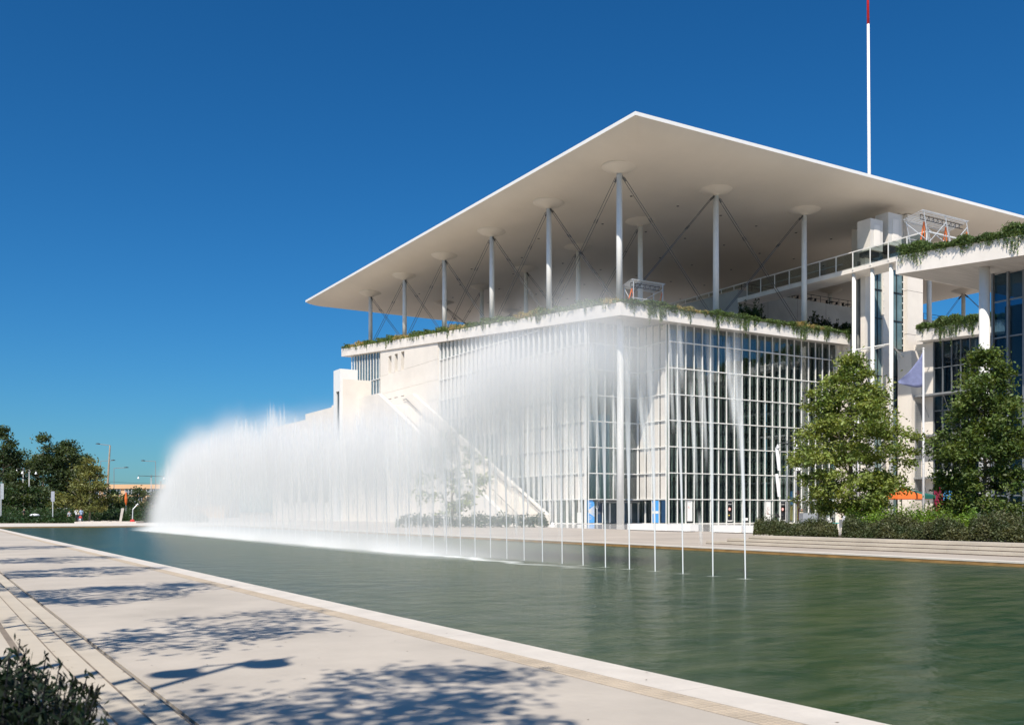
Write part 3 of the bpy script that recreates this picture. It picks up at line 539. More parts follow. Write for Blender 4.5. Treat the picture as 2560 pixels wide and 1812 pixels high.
# outside stair rising along the left wall
stair = empty('outdoor_stair', (59, 98, 0)); stair.parent = opera; stair.location = Vector((59, 98, 0))-opera.location
MB().extr_x([(97.5, 0), (97.5, 1.1), (98, 1.35), (135.5, 19.6), (150, 19.6), (150, 0)], 63.0, 63.55).build('stair_wall', 'concrete', stair)
MB().extr_x([(93.5, 0), (93.5, .9), (94, 1.1), (130, 18.6), (149, 18.6), (149, 0)], 54.9, 55.5).build('stair_wall', 'concrete', stair)
for fl in range(5):
    ya = 97.5+fl*8.2; za = fl*3.6; q = MB()
    for s in range(22):
        y = ya+s*.32; q.box(55.5, 63.0, y, ya+8.2, za+s*.1636, za+(s+1)*.1636)
    q.build('stair_flight', 'concrete', stair)
q = MB()
for fl in range(5):
    ya = 97.5+fl*8.2; za = fl*3.6+.95; yb_ = ya+7.04; zb_ = za+3.6
    q.tube((62.8, ya, za), (62.8, yb_, zb_), .06, .06, 6); q.tube((62.8, yb_, zb_), (62.8, ya+8.2, zb_), .06, .06, 6)
    for x in (59.2,):
        q.tube((x, ya, za), (x, yb_, zb_), .035, .035, 6)
        for s in range(6): y = ya+s*1.4; q.tube((x, y, za-.95+s*.716), (x, y, za+s*.716), .025, .025, 5)
for y in np.arange(86.2, 97, 2.2): q.tube((56+.0, 97.0, 0), (56, 97.0, 1.0), .03, .03, 5)
for x in (55.8, 58, 60.2, 62.4): q.tube((x, 96.8, 0), (x, 96.8, 1.05), .035, .035, 5)
q.tube((55.8, 96.8, 1.05), (62.4, 96.8, 1.05), .035, .035, 5); q.build('stair_railing', 'darkmetal', stair)
MB().box(55.5, 62.98, 138.5, 150, 0, 18.0).build('stair_landing', 'concrete', stair)

# ------------------------------------------------------------------ lower white buildings at the far left
sv = empty('service_tower', (52, 137.5, 0), label='narrow white stair tower with a dark slot, left of the opera house', cat='tower')
grid_wall(MB(), 'x', 52, 52.4, 137.5, 140.3, 0, 22.9, [(137.9, 139.3, 8, 19.6)]).box(52.4, 54.8, 137.5, 137.9, 0, 22.9).box(52.4, 54.8, 139.9, 140.3, 0, 22.9).box(54.4, 54.8, 137.9, 139.9, 0, 22.9).box(52.4, 54.4, 137.9, 139.9, 22.5, 22.9).build('wall', 'canopy_edge', sv)
MB().box(52.25, 52.3, 137.9, 139.3, 8, 19.6).build('window', 'bluepane', sv); MB().box(53.4, 53.5, 137.9, 139.9, 0, 22.5).build('back_panel', 'darkmetal', sv)
MB().box(52.4, 57, 137.48, 137.5, 0, 21.4).build('cladding', 'concrete', sv)
lb = empty('low_block', (56, 150, 0), label='long low white building with a stepped roofline behind the fountain', cat='building')
MB().box(52.2, 63, 140.4, 154, 0, 17.5).build('wall', 'concrete', lb); MB().box(52.2, 63, 154.02, 172, 0, 16.6).build('wall', 'concrete', lb)
for k in range(5): MB().box(52.14, 52.2, 143+k*5, 145.4+k*5, 3, 6.5).build('window', 'darkglass', lb)
# ------------------------------------------------------------------ the library wing on the right
lib = empty('library_building', (78, 50, 0), label='library wing with dark blue glass under a planted concrete slab, at the right edge', cat='building')
def zb2(y): return 22.39+.084*(y-55.6)
MB().extr_x([(12, zb2(12)), (55.6, zb2(55.6)), (55.6, zb2(55.6)+1.6), (12, zb2(12)+1.6)], 72.7, 104).build('terrace_slab', 'fascia', lib)
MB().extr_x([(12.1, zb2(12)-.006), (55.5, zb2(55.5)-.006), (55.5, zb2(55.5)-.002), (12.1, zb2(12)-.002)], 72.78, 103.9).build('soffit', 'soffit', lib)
MB().tube((75, 48.7, 0), (75, 48.7, zb2(48.7)), .42, .42, 28).build('corner_column', 'white', lib, True)
facade('blue_glass_wall', 'x', 78.2, 36, 49.9, -1, mod=1.4, mm='mullgrey', gm='bluepane', mull=(.16, .3), top=lambda u: zb2(u)-.02, rows=[2.8, 6.0, 9.3, 12.9, 16.3, 19.4], part=lib, fins=False)
MB().box(79.6, 79.9, 20, 49.8, 0, 19.2).build('inner_wall', 'interior', lib)
# stair and second wing between tower and column
wg = empty('middle_wing', (106, 70, 0), label='pale wing with a grid of dark windows and ledges, behind the right tree', cat='building')
def zb3(y): return 22.6+.05*(y-77)
MB().extr_x([(30, zb3(30)), (77, zb3(77)), (77, zb3(77)+1.45), (30, zb3(30)+1.45)], 104.6, 125).build('terrace_slab', 'fascia', wg)
facade('window_wall', 'x', 106.5, 60, 75.8, -1, mod=1.2, mm='mullgrey', gm='darkpane' if False else 'bluepane', mull=(.10, .2), top=lambda u: zb3(u)-.02, rows=[4.9, 7.9, 10.9, 13.9, 19.2], part=wg, fins=False)
MB().box(108.5, 108.8, 40, 75.7, 0, 21).build('inner_wall', 'interior', wg)
MB().box(106.3, 112, 75.9, 78.6, 0, 22.5).build('wall', 'concrete', wg); MB().box(104.2, 106.2, 77.4, 79.4, 0, 21.5).build('wall', 'concrete', wg)
lv = MB()
for z in np.arange(3.2, 14.8, .22): lv.box(104.9, 105.9, 77.26, 77.36, z, z+.1)
lv.box(104.8, 106, 77.3, 77.38, 3, 15).build('louvre_screen', 'greymetal', wg)
for z in (15.8, 10.8, 5.6):
    q = MB().box(104.6, 106.28, 60, 78, z-.12, z+.1); q.build('ledge', 'greymetal', wg)
    b = MB()
    for y in (76.5, 73.5, 70.5): b.tube((104.9, y, z), (106.3, y, z-2.6), .04, .04, 5)
    b.build('ledge_bracket', 'greymetal', wg)
# ground floor shop front with lettering
gx = 104.4
MB().box(103.2, 105, 60, 79, 0, .1).build('plinth', 'concrete', wg)
def text(s, size, loc, rot, m, name='lettering', parent=None, ext=.02, align='LEFT'):
    cu = bpy.data.curves.new(name, 'FONT'); cu.body = s; cu.size = size; cu.extrude = ext; cu.align_x = align; cu.materials.append(M[m])
    t_ = bpy.data.objects.new('tmp', cu); C.objects.link(t_); me_ = bpy.data.meshes.new_from_object(t_.evaluated_get(bpy.context.evaluated_depsgraph_get())); bpy.data.objects.remove(t_)
    o = link(name, me_, parent, loc); o.rotation_euler = rot; return o
text('ΤΟ ΠΟΛΥΕΝ', 1.05, (104.5, 75.9, 5.72), (math.pi/2, 0, -math.pi/2), 'white', parent=wg)
q = MB(); q.box(104.7, 104.78, 73.4, 74.6, .2, 4.4).build('window_poster', 'maroon', wg); MB().box(104.66, 104.7, 72.2, 73.3, 2.4, 4.3).build('window_poster', 'bannerblue', wg); MB().box(104.66, 104.7, 72.2, 73.9, .2, 2.2).build('window_poster', 'poster_yel', wg)
# mast standing behind the canopy
mx_, my_ = at(2175, 180); mast = empty('mast', (mx_, my_, 41.2), label='tall thin white mast with a red top, above the canopy', cat='mast')
MB().tube((mx_, my_, 41.2), (mx_-.5, my_, 92.4), .34, .24, 12).build('pole', 'canopy_edge', mast, True); MB().tube((mx_-.5, my_, 92.4), (mx_-.7, my_, 103), .245, .2, 12).build('pole_tip', 'poster_red', mast, True)

# ------------------------------------------------------------------ scaffolding on the terraces
def scaffold(name, x, y, z, sx, sy, h, label, seed, lean=0):
    r = random.Random(seed); root = empty(name, (x, y, z), label=label, cat='scaffold', group='scaffold frames on the roof terraces'); q = MB()
    nx = max(2, int(sx/2.4)+1); X = [sx*i/(nx-1) for i in range(nx)]
    for yy, hh in ((0, h), (sy, h*.8)):
        for xx in X: q.tube((x+xx+(lean if yy == 0 else 0)*0, y+yy, z), (x+xx+lean, y+yy, z+hh), .05, .05, 6)
        for zc in (.33, 1): q.tube((x-.2+lean*zc, y+yy, z+hh*zc), (x+sx+.2+lean*zc, y+yy, z+hh*zc), .05, .05, 6)
    for i in range(nx-1):
        q.tube((x+X[i], y, z), (x+X[i+1]+lean*.8, y, z+h*.8), .04, .04, 6); q.tube((x+X[i], y, z+.1), (x+X[i]+lean, y+sy, z+h*.75), .04, .04, 6)
    q.build('tube_frame', 'zinc', root)
    d = MB()
    for i in range(9): f = i/8; d.tube((x-.3+lean, y-.1+(sy+.2)*f, z+h*(1-.14*f)+.03), (x+sx+.3+lean, y-.1+(sy+.2)*f, z+h*(1-.14*f)+.03), .028, .028, 4)
    for i in range(14): f = i/13; d.tube((x-.3+lean+(sx+.6)*f, y-.1, z+h+.03), (x-.3+lean+(sx+.6)*f, y+sy+.1, z+h*.86+.03), .02, .02, 4)
    d.build('roof_mesh', 'zinc', root)
    t = MB()
    for a in (h*.78, h*.92): t.tube((x+lean*.8, y+.5, z+a), (x+sx+lean*.8, y+.5, z+a), .04, .04, 6)
    for i in range(int(sx/.35)): xx = x+lean*.8+i*.35; t.tube((xx, y+.5, z+h*.78), (xx+.35*(i % 2), y+.5, z+h*.92), .025, .025, 4)
    t.build('truss', 'darkmetal', root)
    for i in range(nx):
        xx = x+X[i]+.3+r.uniform(-.2, .3)+lean*.5; b = MB().tube((xx-.5-lean*.3, y+.7, z+.4), (xx, y+.55, z+h*.72), .07, .07, 6).tube((xx+.35, y+.7, z+.5), (xx+.05, y+.55, z+h*.72), .05, .05, 6); b.build('brace', 'orange', root)
    return root
xs, ys2 = onY(1559, 86.4)[0], 86.4
scaffold('scaffold_frame', xs+.3, 85.0, ztop(85.0), 4.2, 1.6, 3.0, 'small tube scaffold with orange braces beside the corner column, in the mist', 3)
scaffold('scaffold_frame', at(2322, 95)[0], at(2322, 95)[1], zz(606, 95), 6.8, 2.0, zz(530, 95)-zz(606, 95), 'larger slanting tube scaffold with orange braces above the planted slab at the right', 5, lean=-.8)

# ------------------------------------------------------------------ planting on the slabs
trailing('trailing_rosemary', (X0, 84), (X0, 166.5), (-1, 0), lambda y: ztop(y), 'straggly rosemary and dry grass along the long left edge of the opera terrace', 200, .8, .75, .18, 5, straw=.45, depth=2.2, lush=3.5)
trailing('trailing_rosemary', (X0+.4, Y0), (99.9, Y0), (0, -1), lambda y: ztop(83.3), 'rosemary hanging in pointed curtains over the front edge of the opera terrace', 430, 1.5, .5, .15, 9, straw=.3, depth=1.4, lush=2.5)
trailing('trailing_rosemary', (72.7, 55.3), (72.7, 22), (-1, 0), lambda y: zb2(y)+1.6, 'thick dark green rosemary spilling over the library slab at upper right', 560, 1.15, .78, .12, 12, m='leaf_rose', depth=1.8, lush=4.5)
trailing('trailing_rosemary', (104.6, 76.9), (104.6, 58), (-1, 0), lambda y: zb3(y)+1.45, 'rosemary over the lower slab between lift tower and round column', 260, 1.7, 1.0, .15, 14, m='leaf_rose', depth=1.8, lush=4)
def shrub(x, y, z, r, h, n, m, label, seed, size=.2):
    rng = np.random.default_rng(seed); o = empty('shrub', (x, y, z), label=label, cat='shrub', group='dark shrubs on the opera terrace')
    P = []
    for k in range(26):
        th = rng.uniform(0, 6.28); rr = r*rng.uniform(0, 1)**.5; top = h*rng.uniform(.55, 1.05)*(1-.35*(rr/r)**2); kk = n//26
        zc = rng.random(kk)**.8*top; P.append(np.column_stack([x+rr*math.cos(th)+rng.normal(size=kk)*.12+rr*math.cos(th)*zc/h*.3, y+rr*math.sin(th)+rng.normal(size=kk)*.12, z+zc]))
    link('foliage', leaf_mesh('foliage', np.concatenate(P), size, m, rng, slim=.35, hang=(0, 0, .5)), o); return o
def terrace_at(px, y): x, Y = onY(px, y); return x
shrub(terrace_at(1868, 92), 92, ztop(92), 1.4, 4.2, 2200, 'leaf_dark', 'broad dark shrub in front of the grey terrace wall, left of the second column', 21)
shrub(terrace_at(1895, 92), 92.3, ztop(92), 1.3, 4.5, 2200, 'leaf_dark', 'taller half of the pair of dark shrubs left of the second column', 22)
for k, (px, h) in enumerate(((2038, 3.9), (2062, 3.3), (2090, 3.6), (2118, 3.1), (2146, 3.4))):
    shrub(terrace_at(px, 91), 91, ztop(91), 1.1, h, 1600, 'leaf_dark', ['dark shrub just right of the third column on the terrace', 'second dark shrub right of the third column', 'middle dark shrub of the terrace row beside the lift tower', 'fourth dark shrub of the terrace row, nearly at the tower', 'dark shrub touching the lift tower on the terrace'][k], 30+k)
# cafe tables on the upper terrace
for k in range(7):
    x = 104+k*4.2+rnd.uniform(-.6, .6); y = 100.6; t = empty('cafe_table', (x, y, 32.5), label=['dark cafe table nearest the shaded wall corner on the upper terrace', 'second dark cafe table from the wall corner on the upper terrace', 'third dark cafe table from the wall corner on the upper terrace', 'middle dark cafe table behind the upper terrace railing', 'dark cafe table just left of the slim bridge columns on the upper terrace', 'dark cafe table behind the slim bridge columns on the upper terrace', 'dark cafe table hidden nearest the lift tower on the upper terrace'][k], cat='table', group='cafe tables on the upper terrace')
    MB().tube((x, y, 33.2), (x, y, 33.25), .45, .45, 12).build('table_top', 'darkmetal', t); MB().tube((x, y, 32.5), (x, y, 33.2), .04, .04, 6).tube((x, y, 32.5), (x, y, 32.53), .25, .25, 8).build('leg', 'darkmetal', t)
    for s in (-.9, .9):
        c = empty('cafe_chair', (x+s, y, 32.5), label='dark cafe chair on the %s of the %s cafe table behind the terrace railing' % ('left' if s < 0 else 'right', ['first', 'second', 'third', 'fourth', 'fifth', 'sixth', 'seventh'][k]), cat='chair', group='cafe chairs on the upper terrace')
        MB().box(x+s-.2, x+s+.2, y-.2, y+.2, 32.93, 32.97).build('seat', 'black', c); MB().box(x+s+.18*np.sign(s), x+s+.22*np.sign(s)+.01, y-.2, y+.2, 32.97, 33.4).build('backrest', 'black', c)
        q = MB()
        for a in (-.18, .18):
            for b in (-.18, .18): q.box(x+s+a-.015, x+s+a+.015, y+b-.015, y+b+.015, 32.5, 32.93)
        q.build('leg_frame', 'black', c)

# ------------------------------------------------------------------ things before the glass hall
planters = [((750, 575), (1240, 575)), ((1200, 590), (1455, 590)), ((1720, 600), (2040, 600)), ((2065, 605), (2290, 608))]
for k, (a, b) in enumerate(planters):
    xa, ya = G(1400+a[0]*.2179, 1200+a[1]*.2179-.5); xb, yb_ = G(1400+b[0]*.2179, 1200+b[1]*.2179-.5); xa = xb = 45.4
    ya = onX(1400+a[0]*.2179, 45.4)[0]; yb_ = onX(1400+b[0]*.2179, 45.4)[0]; lo, hi = min(ya, yb_), max(ya, yb_)
    o = empty('stone_bench', (45.8, (lo+hi)/2, 0), label=['long white stone bench right in front of the corner column', 'short white stone bench beside the long one, below the entrance', 'white stone bench with a rounded end before the right glass wall', 'white stone bench whose end is hidden by the hedge'][k], cat='bench', group='white stone benches on the plaza')
    bt = MB(); n8 = 8; P = []
    for i in range(n8+1): t_ = math.pi/2*i/n8; P.append((45.4+.35-.35*math.cos(t_)*1, lo+.35-.35*math.sin(t_)))
    poly = [(45.4, lo+.3), (45.5, lo+.08), (45.7, lo), (46.5, lo), (46.5, hi), (45.7, hi), (45.5, hi-.08), (45.4, hi-.3)]
    bt.prism(poly, .05, .52).build('seat', 'canopy_edge', o); MB().box(45.6, 46.4, lo+.25, hi-.25, .005, .05).build('base', 'joint', o)
# banners and posters hung behind the panes
def banner(x0, x1, y, z0, z1, m, label, parts, cat='banner'):
    o = empty('banner', ((x0+x1)/2, y, z0), label=label, cat=cat); MB().box(x0, x1, y-.02, y, z0, z1).build('cloth', m, o)
    for (fx0, fx1, fz0, fz1, mm) in parts:
        W_, H_ = x1-x0, z1-z0; MB().box(x0+fx0*W_, x0+fx1*W_, y-.032, y-.021, z0+fz0*H_, z0+fz1*H_).build('print', mm, o)
    return o
def rays(o, x0, x1, y, zc, h):
    q = MB()
    for k in range(-4, 5): q.add([(x0, y-.03, zc+k*.02), (x0, y-.03, zc+k*.02+.05), (x1, y-.03, zc+k*h/4+.07), (x1, y-.03, zc+k*h/4)], [(0, 3, 2, 1)])
    q.build('printed_rays', 'canopy_edge', o)
yb1 = 90.55
xa, xb = onY(1469, yb1)[0], onY(1485.5, yb1)[0]
b1 = banner(xa, xb, yb1-.02, .15, 2.75, 'bannerblue', 'bright blue vertical banner with white lettering, left of the corner column', [], 'banner')
text('Athens\nState\nOpera', .16, (xa+.06, yb1-.06, 2.35), (math.pi/2, 0, 0), 'canopy_edge', 'printed_words', b1, .003); text('Greek\nNational\nOpera', .16, (xa+.06, yb1-.06, .85), (math.pi/2, 0, 0), 'canopy_edge', 'printed_words', b1, .003); rays(b1, xa, xb, yb1-.02, 1.45, .6)
xa, xb = onY(1490, yb1)[0], onY(1504, yb1)[0]
b2 = banner(xa, xb, yb1-.02, .15, 2.7, 'bannernavy', 'dark navy panel with a white ring emblem beside the blue banner', [(.1, .9, .45, .47, 'greymetal'), (.2, .8, .40, .42, 'greymetal')], 'banner')
q = MB()
for i in range(20):
    a_, b_ = 2*math.pi*i/20, 2*math.pi*(i+1)/20; cxx, czz, r1, r2 = xa+.12, 1.95, .15, .2
    q.add([(cxx+r1*math.cos(a_), yb1-.06, czz+r1*math.sin(a_)), (cxx+r2*math.cos(a_), yb1-.06, czz+r2*math.sin(a_)), (cxx+r2*math.cos(b_), yb1-.06, czz+r2*math.sin(b_)), (cxx+r1*math.cos(b_), yb1-.06, czz+r1*math.sin(b_))], [(0, 1, 2, 3)])
q.build('ring_emblem', 'canopy_edge', b2)
def banner_x(y0, y1, x, z0, z1, m, label):
    o = empty('banner', (x, (y0+y1)/2, z0), label=label, cat='banner'); MB().box(x, x+.02, y0, y1, z0, z1).build('cloth', m, o); return o
ya, yb_ = sorted((onX(1639, 71.4)[0], onX(1647, 71.4)[0])); yb_ += .5; b3 = banner_x(ya, yb_, 71.36, .15, 2.7, 'bannerblue', 'narrow bright blue banner with white words on the side wall of the entrance')
text('Athens\nState\nOpera', .15, (71.33, yb_-.05, 2.3), (math.pi/2, 0, -math.pi/2), 'canopy_edge', 'printed_words', b3, .003); MB().box(71.335, 71.345, ya, yb_, 1.2, 1.5).build('printed_band', 'canopy_edge', b3)
ya, yb_ = sorted((onX(1657, 71.4)[0], onX(1664, 71.4)[0])); banner_x(ya, yb_+.2, 71.37, .15, 2.7, 'bannernavy', 'narrow navy banner at the outer corner of the entrance side wall')
PY_ = 85.0
def on(px): return onY(px, PY_)[0]
def poster(px0, px1, zt, zb_, m, label, parts, words=(), cat='poster'):
    o = banner(on(px0), on(px1), PY_+.03, zb_, zt, m, label, parts, cat)
    for s, sz, fx, fz, mm in words: text(s, sz, (on(px0)+fx, PY_-.012, zb_+fz), (math.pi/2, 0, 0), mm, 'printed_words', o, .002)
    return o
poster(1718.5, 1731, 2.72, .3, 'canopy_edge', 'white poster with faint writing, leftmost on the right glass wall', [(0, 1, 0, .012, 'greymetal')], [('PROGRAMME', .075, .05, 2.2, 'greymetal'), ('opera\nballet\nconcerts', .08, .08, 1.7, 'poster_pink')])
for px0, lab in ((1819, 'black and red concert poster with white border, left one of the matching pair'), (1952, 'black and red concert poster with white border, right one behind the lamp post')):
    yel = px0 < 1900
    o = poster(px0, px0+12.5, 2.72, .28, 'canopy_edge', lab, [(.04, .92, .05, .97, 'poster_black'), (.04, .92, .45, .72, 'poster_red')], [('salom\u00e9', .2, .07, 1.98, 'canopy_edge'), ('music by\nthe opera', .07, .12, .75, 'poster_yel' if yel else 'greymetal')])
    xx = on(px0)+.28; q = MB(); q.tube((xx, PY_-.035, 1.72), (xx, PY_-.05, 1.72), .19, .19, 20).build('round_figure', 'poster_pink', o)
    if yel: MB().tube((on(px0)+.2, PY_-.035, 1.0), (on(px0)+.2, PY_-.045, 1.0), .09, .09, 12).build('yellow_spot', 'poster_yel', o)
o = poster(1915.5, 1927, 2.72, .25, 'canopy_edge', 'white poster with a dark red scribble between the two black and red ones', [])
q = MB(); r = random.Random(4)
for i in range(26): a = (on(1915.5)+.1+r.random()*.38, 1.05+r.random()*.9); q.tube((a[0], PY_-.0, a[1]), (a[0]+r.uniform(-.12, .12), PY_-.0, a[1]+r.uniform(-.16, .16)), .012, .012, 4)
q.build('scribble', 'rust', o)
poster(1857, 1870, .68, .35, 'canopy_edge', 'small white notice low on the right glass wall', [], [('OPERA', .12, .08, .1, 'greymetal')], 'notice')
kx, ky = G(1450, 1309.5); k_ = empty('info_totem', (kx, ky, 0), label='slim grey information totem left of the blue banner', cat='totem'); MB().box(kx-.32, kx+.32, ky-.09, ky+.09, .05, 1.35).build('screen_box', 'white', k_); MB().box(kx-.4, kx+.4, ky-.15, ky+.15, 0, .05).build('base', 'darkmetal', k_)
sg = G(1942, 1311); s_ = empty('lectern_sign', (sg[0], sg[1], 0), label='small black slanted sign on a post near the hedge end', cat='sign'); MB().tube((sg[0], sg[1], 0), (sg[0], sg[1], .9), .03, .03, 6).build('post', 'black', s_); MB().hexa([(sg[0]-.3, sg[1]-.2, .8), (sg[0]+.3, sg[1]-.2, .8), (sg[0]+.3, sg[1]+.1, 1.2), (sg[0]-.3, sg[1]+.1, 1.2)], [(sg[0]-.3, sg[1]-.22, .84), (sg[0]+.3, sg[1]-.22, .84), (sg[0]+.3, sg[1]+.08, 1.24), (sg[0]-.3, sg[1]+.08, 1.24)]).build('panel', 'black', s_)
# flag poles
def flagpole(px, py, Y, ztop_, label, flag=None):
    x, y = at(px, Y); o = empty('flagpole', (x, y, 0), label=label, cat='flagpole', group='white flagpoles along the plaza')
    MB().tube((x, y, .1), (x, y, ztop_), .085, .045, 12).build('pole', 'canopy_edge', o, True); MB().lathe([(.3, 0), (.3, .08), (.14, .12), (.12, .35), (.1, .4)], (x, y, 0), 14).build('base', 'canopy_edge', o); MB().lathe([(.0, .0), (.07, .05), (.07, .1), (0, .14)], (x, y, ztop_), 10).build('finial', 'canopy_edge', o)
    if flag:
        # a limp cloth: full height at the pole, drawn out to a low tip by the wind
        wdt, hgt, lab, m_ = flag; fo = empty('flag', (x, y, ztop_-.3), label=lab, cat='flag'); q = MB(); nn = 14; Rv = Vector((CA, -SA, 0)); vs_ = []
        for i in range(nn+1):
            f = i/nn
            for j in range(9):
                g_ = j/8; top = -.15-hgt*.78*f**.75; bot = -hgt-.08*math.sin(f*5)+.12*f; z_ = ztop_+top+(bot-top)*g_
                off = -Rv*(wdt*f)+Vector((SA, CA, 0))*(.16*math.sin(f*8+g_*2)*f); vs_.append((x+off.x-.06*Rv.x, y+off.y-.06*Rv.y, z_))
        q.add(vs_, [(i*9+j, i*9+j+1, (i+1)*9+j+1, (i+1)*9+j) for i in range(nn) for j in range(8)]); me_ = q.mesh('cloth', m_, True); link('cloth', me_, fo)
        sm_ = fo.children[0].modifiers.new('thickness', 'SOLIDIFY'); sm_.thickness = .01
    return o
flagpole(1318.8, 1312, 101, 12.2, 'white flagpole farthest left, half lost in the spray at the stair foot'); flagpole(1381.5, 1315, 94, 12.4, 'white flagpole right of the farthest one, before the stair parapet')
flagpole(2146, 1300, 67, zz(908, 67), 'white flagpole mostly hidden by the left plane tree', (.7, 2.6, 'narrow blue flag showing above the left plane tree', 'blueflag')); flagpole(2308.6, 1300, 61, zz(874, 61), 'white flagpole nearest the right, carrying the large blue flag', (1.5, 2.35, 'large blue flag blowing left beside the round column', 'blueflag'))
# lamp posts with two bell lamps
def lamp_post(x, y, h, rz, label, group='double bell lamp posts', z0=0, arm=.42, s=1.0):
    o = empty('lamp_post', (x, y, z0), rz=rz, label=label, cat='lamp post', group=group)
    def B(mb, nm, m, sm=True, par=o):
        q = mb.build(nm, m, None, sm); q.parent = par; return q
    B(MB().tube((0, 0, 0), (0, 0, h), .075*s, .045*s, 12), 'pole', 'greymetal'); B(MB().tube((-arm, 0, h-.12), (arm, 0, h-.12), .025*s, .025*s, 8).tube((0, 0, h-.3), (0, 0, h+.15), .06*s, .02*s, 10), 'arm', 'darkmetal')
    for sg_ in (-1, 1):
        c = sg_*arm; B(MB().tube((c, 0, h-.3), (c, 0, h+.02), .02, .02, 6), 'stem', 'darkmetal')
        B(MB().lathe([(.02, -.1), (.07, -.14), (.1, -.26), (.19, -.42), (.24, -.50), (.23, -.5), (.16, -.42), (0.0, -.30)], (c, 0, h-.15), 18), 'lamp_shade', 'zinc')
    return o
lx, ly = at(1968, 95); lp = lamp_post(lx, ly, zz(1104, 95), -.5, 'grey lamp post with two bell lamps and white speaker panels, before the right glass wall', arm=.95, s=1.3)
for k, (z0_, z1_) in enumerate(((5.5, 7.7), (2.9, 5.15))):
    q = MB().hexa([(-.95, -.1, z0_), (-.68, -.1, z0_), (-.68, .05, z0_), (-.95, .05, z0_)], [(-1.2, -.1, z1_), (-.93, -.1, z1_), (-.93, .05, z1_), (-1.2, .05, z1_)]).build('speaker_panel', 'canopy_edge'); q.parent = lp
    q = MB().tube((-.9, 0, z1_-.3), (0, 0, z1_-.3), .03, .03, 6).build('bracket', 'darkmetal'); q.parent = lp
cx_, cy_ = at(1990, 93); cc = empty('camera_pole', (cx_, cy_, 0), label='thin grey pole with a white dome camera left of the plane tree', cat='camera pole')
MB().tube((cx_, cy_, 0), (cx_, cy_, zz(1150, 93)), .07, .06, 10).build('pole', 'greymetal', cc, True); hx, hy = at(1996, 93)
MB().lathe([(0, .5), (.2, .45), (.26, .1), (.26, 0)], (hx, hy, zz(1176, 93)), 14).build('housing', 'canopy_edge', cc, True); MB().lathe([(.2, 0), (.16, -.16), (0, -.22)], (hx, hy, zz(1176, 93)), 14).build('dome', 'black', cc, True)
MB().tube((cx_, cy_, zz(1155, 93)), (hx, hy, zz(1155, 93)), .05, .05, 6).tube((hx, hy, zz(1155, 93)), (hx, hy, zz(1164, 93)), .05, .05, 6).build('bracket', 'canopy_edge', cc)
# golf cart
gx_, gy_ = at(2036, 83); gc = empty('golf_cart', (gx_, gy_, 0), label='grey utility cart with a canopy behind the hedge', cat='cart')
Rv = Vector((CA, -SA, 0)); Fv = Vector((SA, CA, 0))
def cb_(mb, a0, a1, b0, b1, z0, z1, a0t=None, a1t=None):
    a0t = a0 if a0t is None else a0t; a1t = a1 if a1t is None else a1t
    def P(a, b, z): v = Vector((gx_, gy_, 0))+Rv*a+Fv*b; return (v.x, v.y, z)
    return mb.hexa([P(a0, b0, z0), P(a1, b0, z0), P(a1, b1, z0), P(a0, b1, z0)], [P(a0t, b0, z1), P(a1t, b0, z1), P(a1t, b1, z1), P(a0t, b1, z1)])
cb_(MB(), -1.15, .08, -.6, .6, .35, 1.32).build('cargo_box', 'greymetal', gc); cb_(MB(), -1.2, 1.35, -.6, .6, .28, .42).build('chassis', 'darkmetal', gc)
cb_(MB(), .1, .55, -.55, .55, .42, .85).build('seat', 'black', gc); cb_(MB(), .1, .2, -.55, .55, .85, 1.25).build('seat_back', 'black', gc); cb_(MB(), .95, 1.4, -.6, .6, .42, .95, .95, 1.2).build('nose', 'white', gc)
cb_(MB(), -.35, 1.1, -.62, .62, 1.72, 1.78).build('roof', 'darkmetal', gc)
q = MB()
for b in (-.58, .58):
    for a, at_ in ((.1, .1), (1.25, 1.05)): cb_(q, a-.03, a+.03, b-.03, b+.03, .42, 1.72, at_-.03, at_+.03)
q.build('roof_post', 'black', gc); cb_(MB(), 1.18, 1.2, -.55, .55, .95, 1.68, 1.03, 1.05).build('windscreen', 'bal', gc)
for a in (-.85, .95):
    for b in (-.5, .5):
        c_ = Vector((gx_, gy_, .25))+Rv*a+Fv*b; MB().tube(c_-Fv*.09, c_+Fv*.09, .25, .25, 16).build('wheel', 'black', gc)
# parasols
def parasol(px, Y, py_top, py_rim, rad, mats, label, rot=0.3):
    x, y = at(px, Y); zt, zr = zz(py_top, Y), zz(py_rim, Y); o = empty('parasol', (x, y, 0), label=label, cat='parasol'); MB().tube((x, y, 0), (x, y, zt), .035, .035, 8).build('pole', 'darkmetal', o); MB().box(x-.4, x+.4, y-.4, y+.4, 0, .08).build('base', 'greymetal', o)
    for k in range(8):
        a, b = rot+2*math.pi*k/8, rot+2*math.pi*(k+1)/8; A = (x+rad*math.cos(a), y+rad*math.sin(a), zr); B_ = (x+rad*math.cos(b), y+rad*math.sin(b), zr); m1 = ((A[0]+x)/2, (A[1]+y)/2, zr+(zt-zr)*.42); m2 = ((B_[0]+x)/2, (B_[1]+y)/2, zr+(zt-zr)*.42)
        q = MB().add([(x, y, zt), m1, m2, A, B_, (A[0], A[1], zr-.26), (B_[0], B_[1], zr-.26)], [(0, 1, 2), (1, 3, 4, 2), (3, 5, 6, 4)]); q.build('canopy_panel', mats[k % len(mats)], o)
    return o
parasol(2254, 66, 1216, 1238, 2.15, ['umb_o', 'umb_g', 'umb_o', 'umb_o'], 'orange and green cafe parasol between the two plane trees', rot=-2.6)
parasol(2160, 72, 1251, 1262, 2.0, ['umb_d'], 'charcoal cafe parasol under the left plane tree')
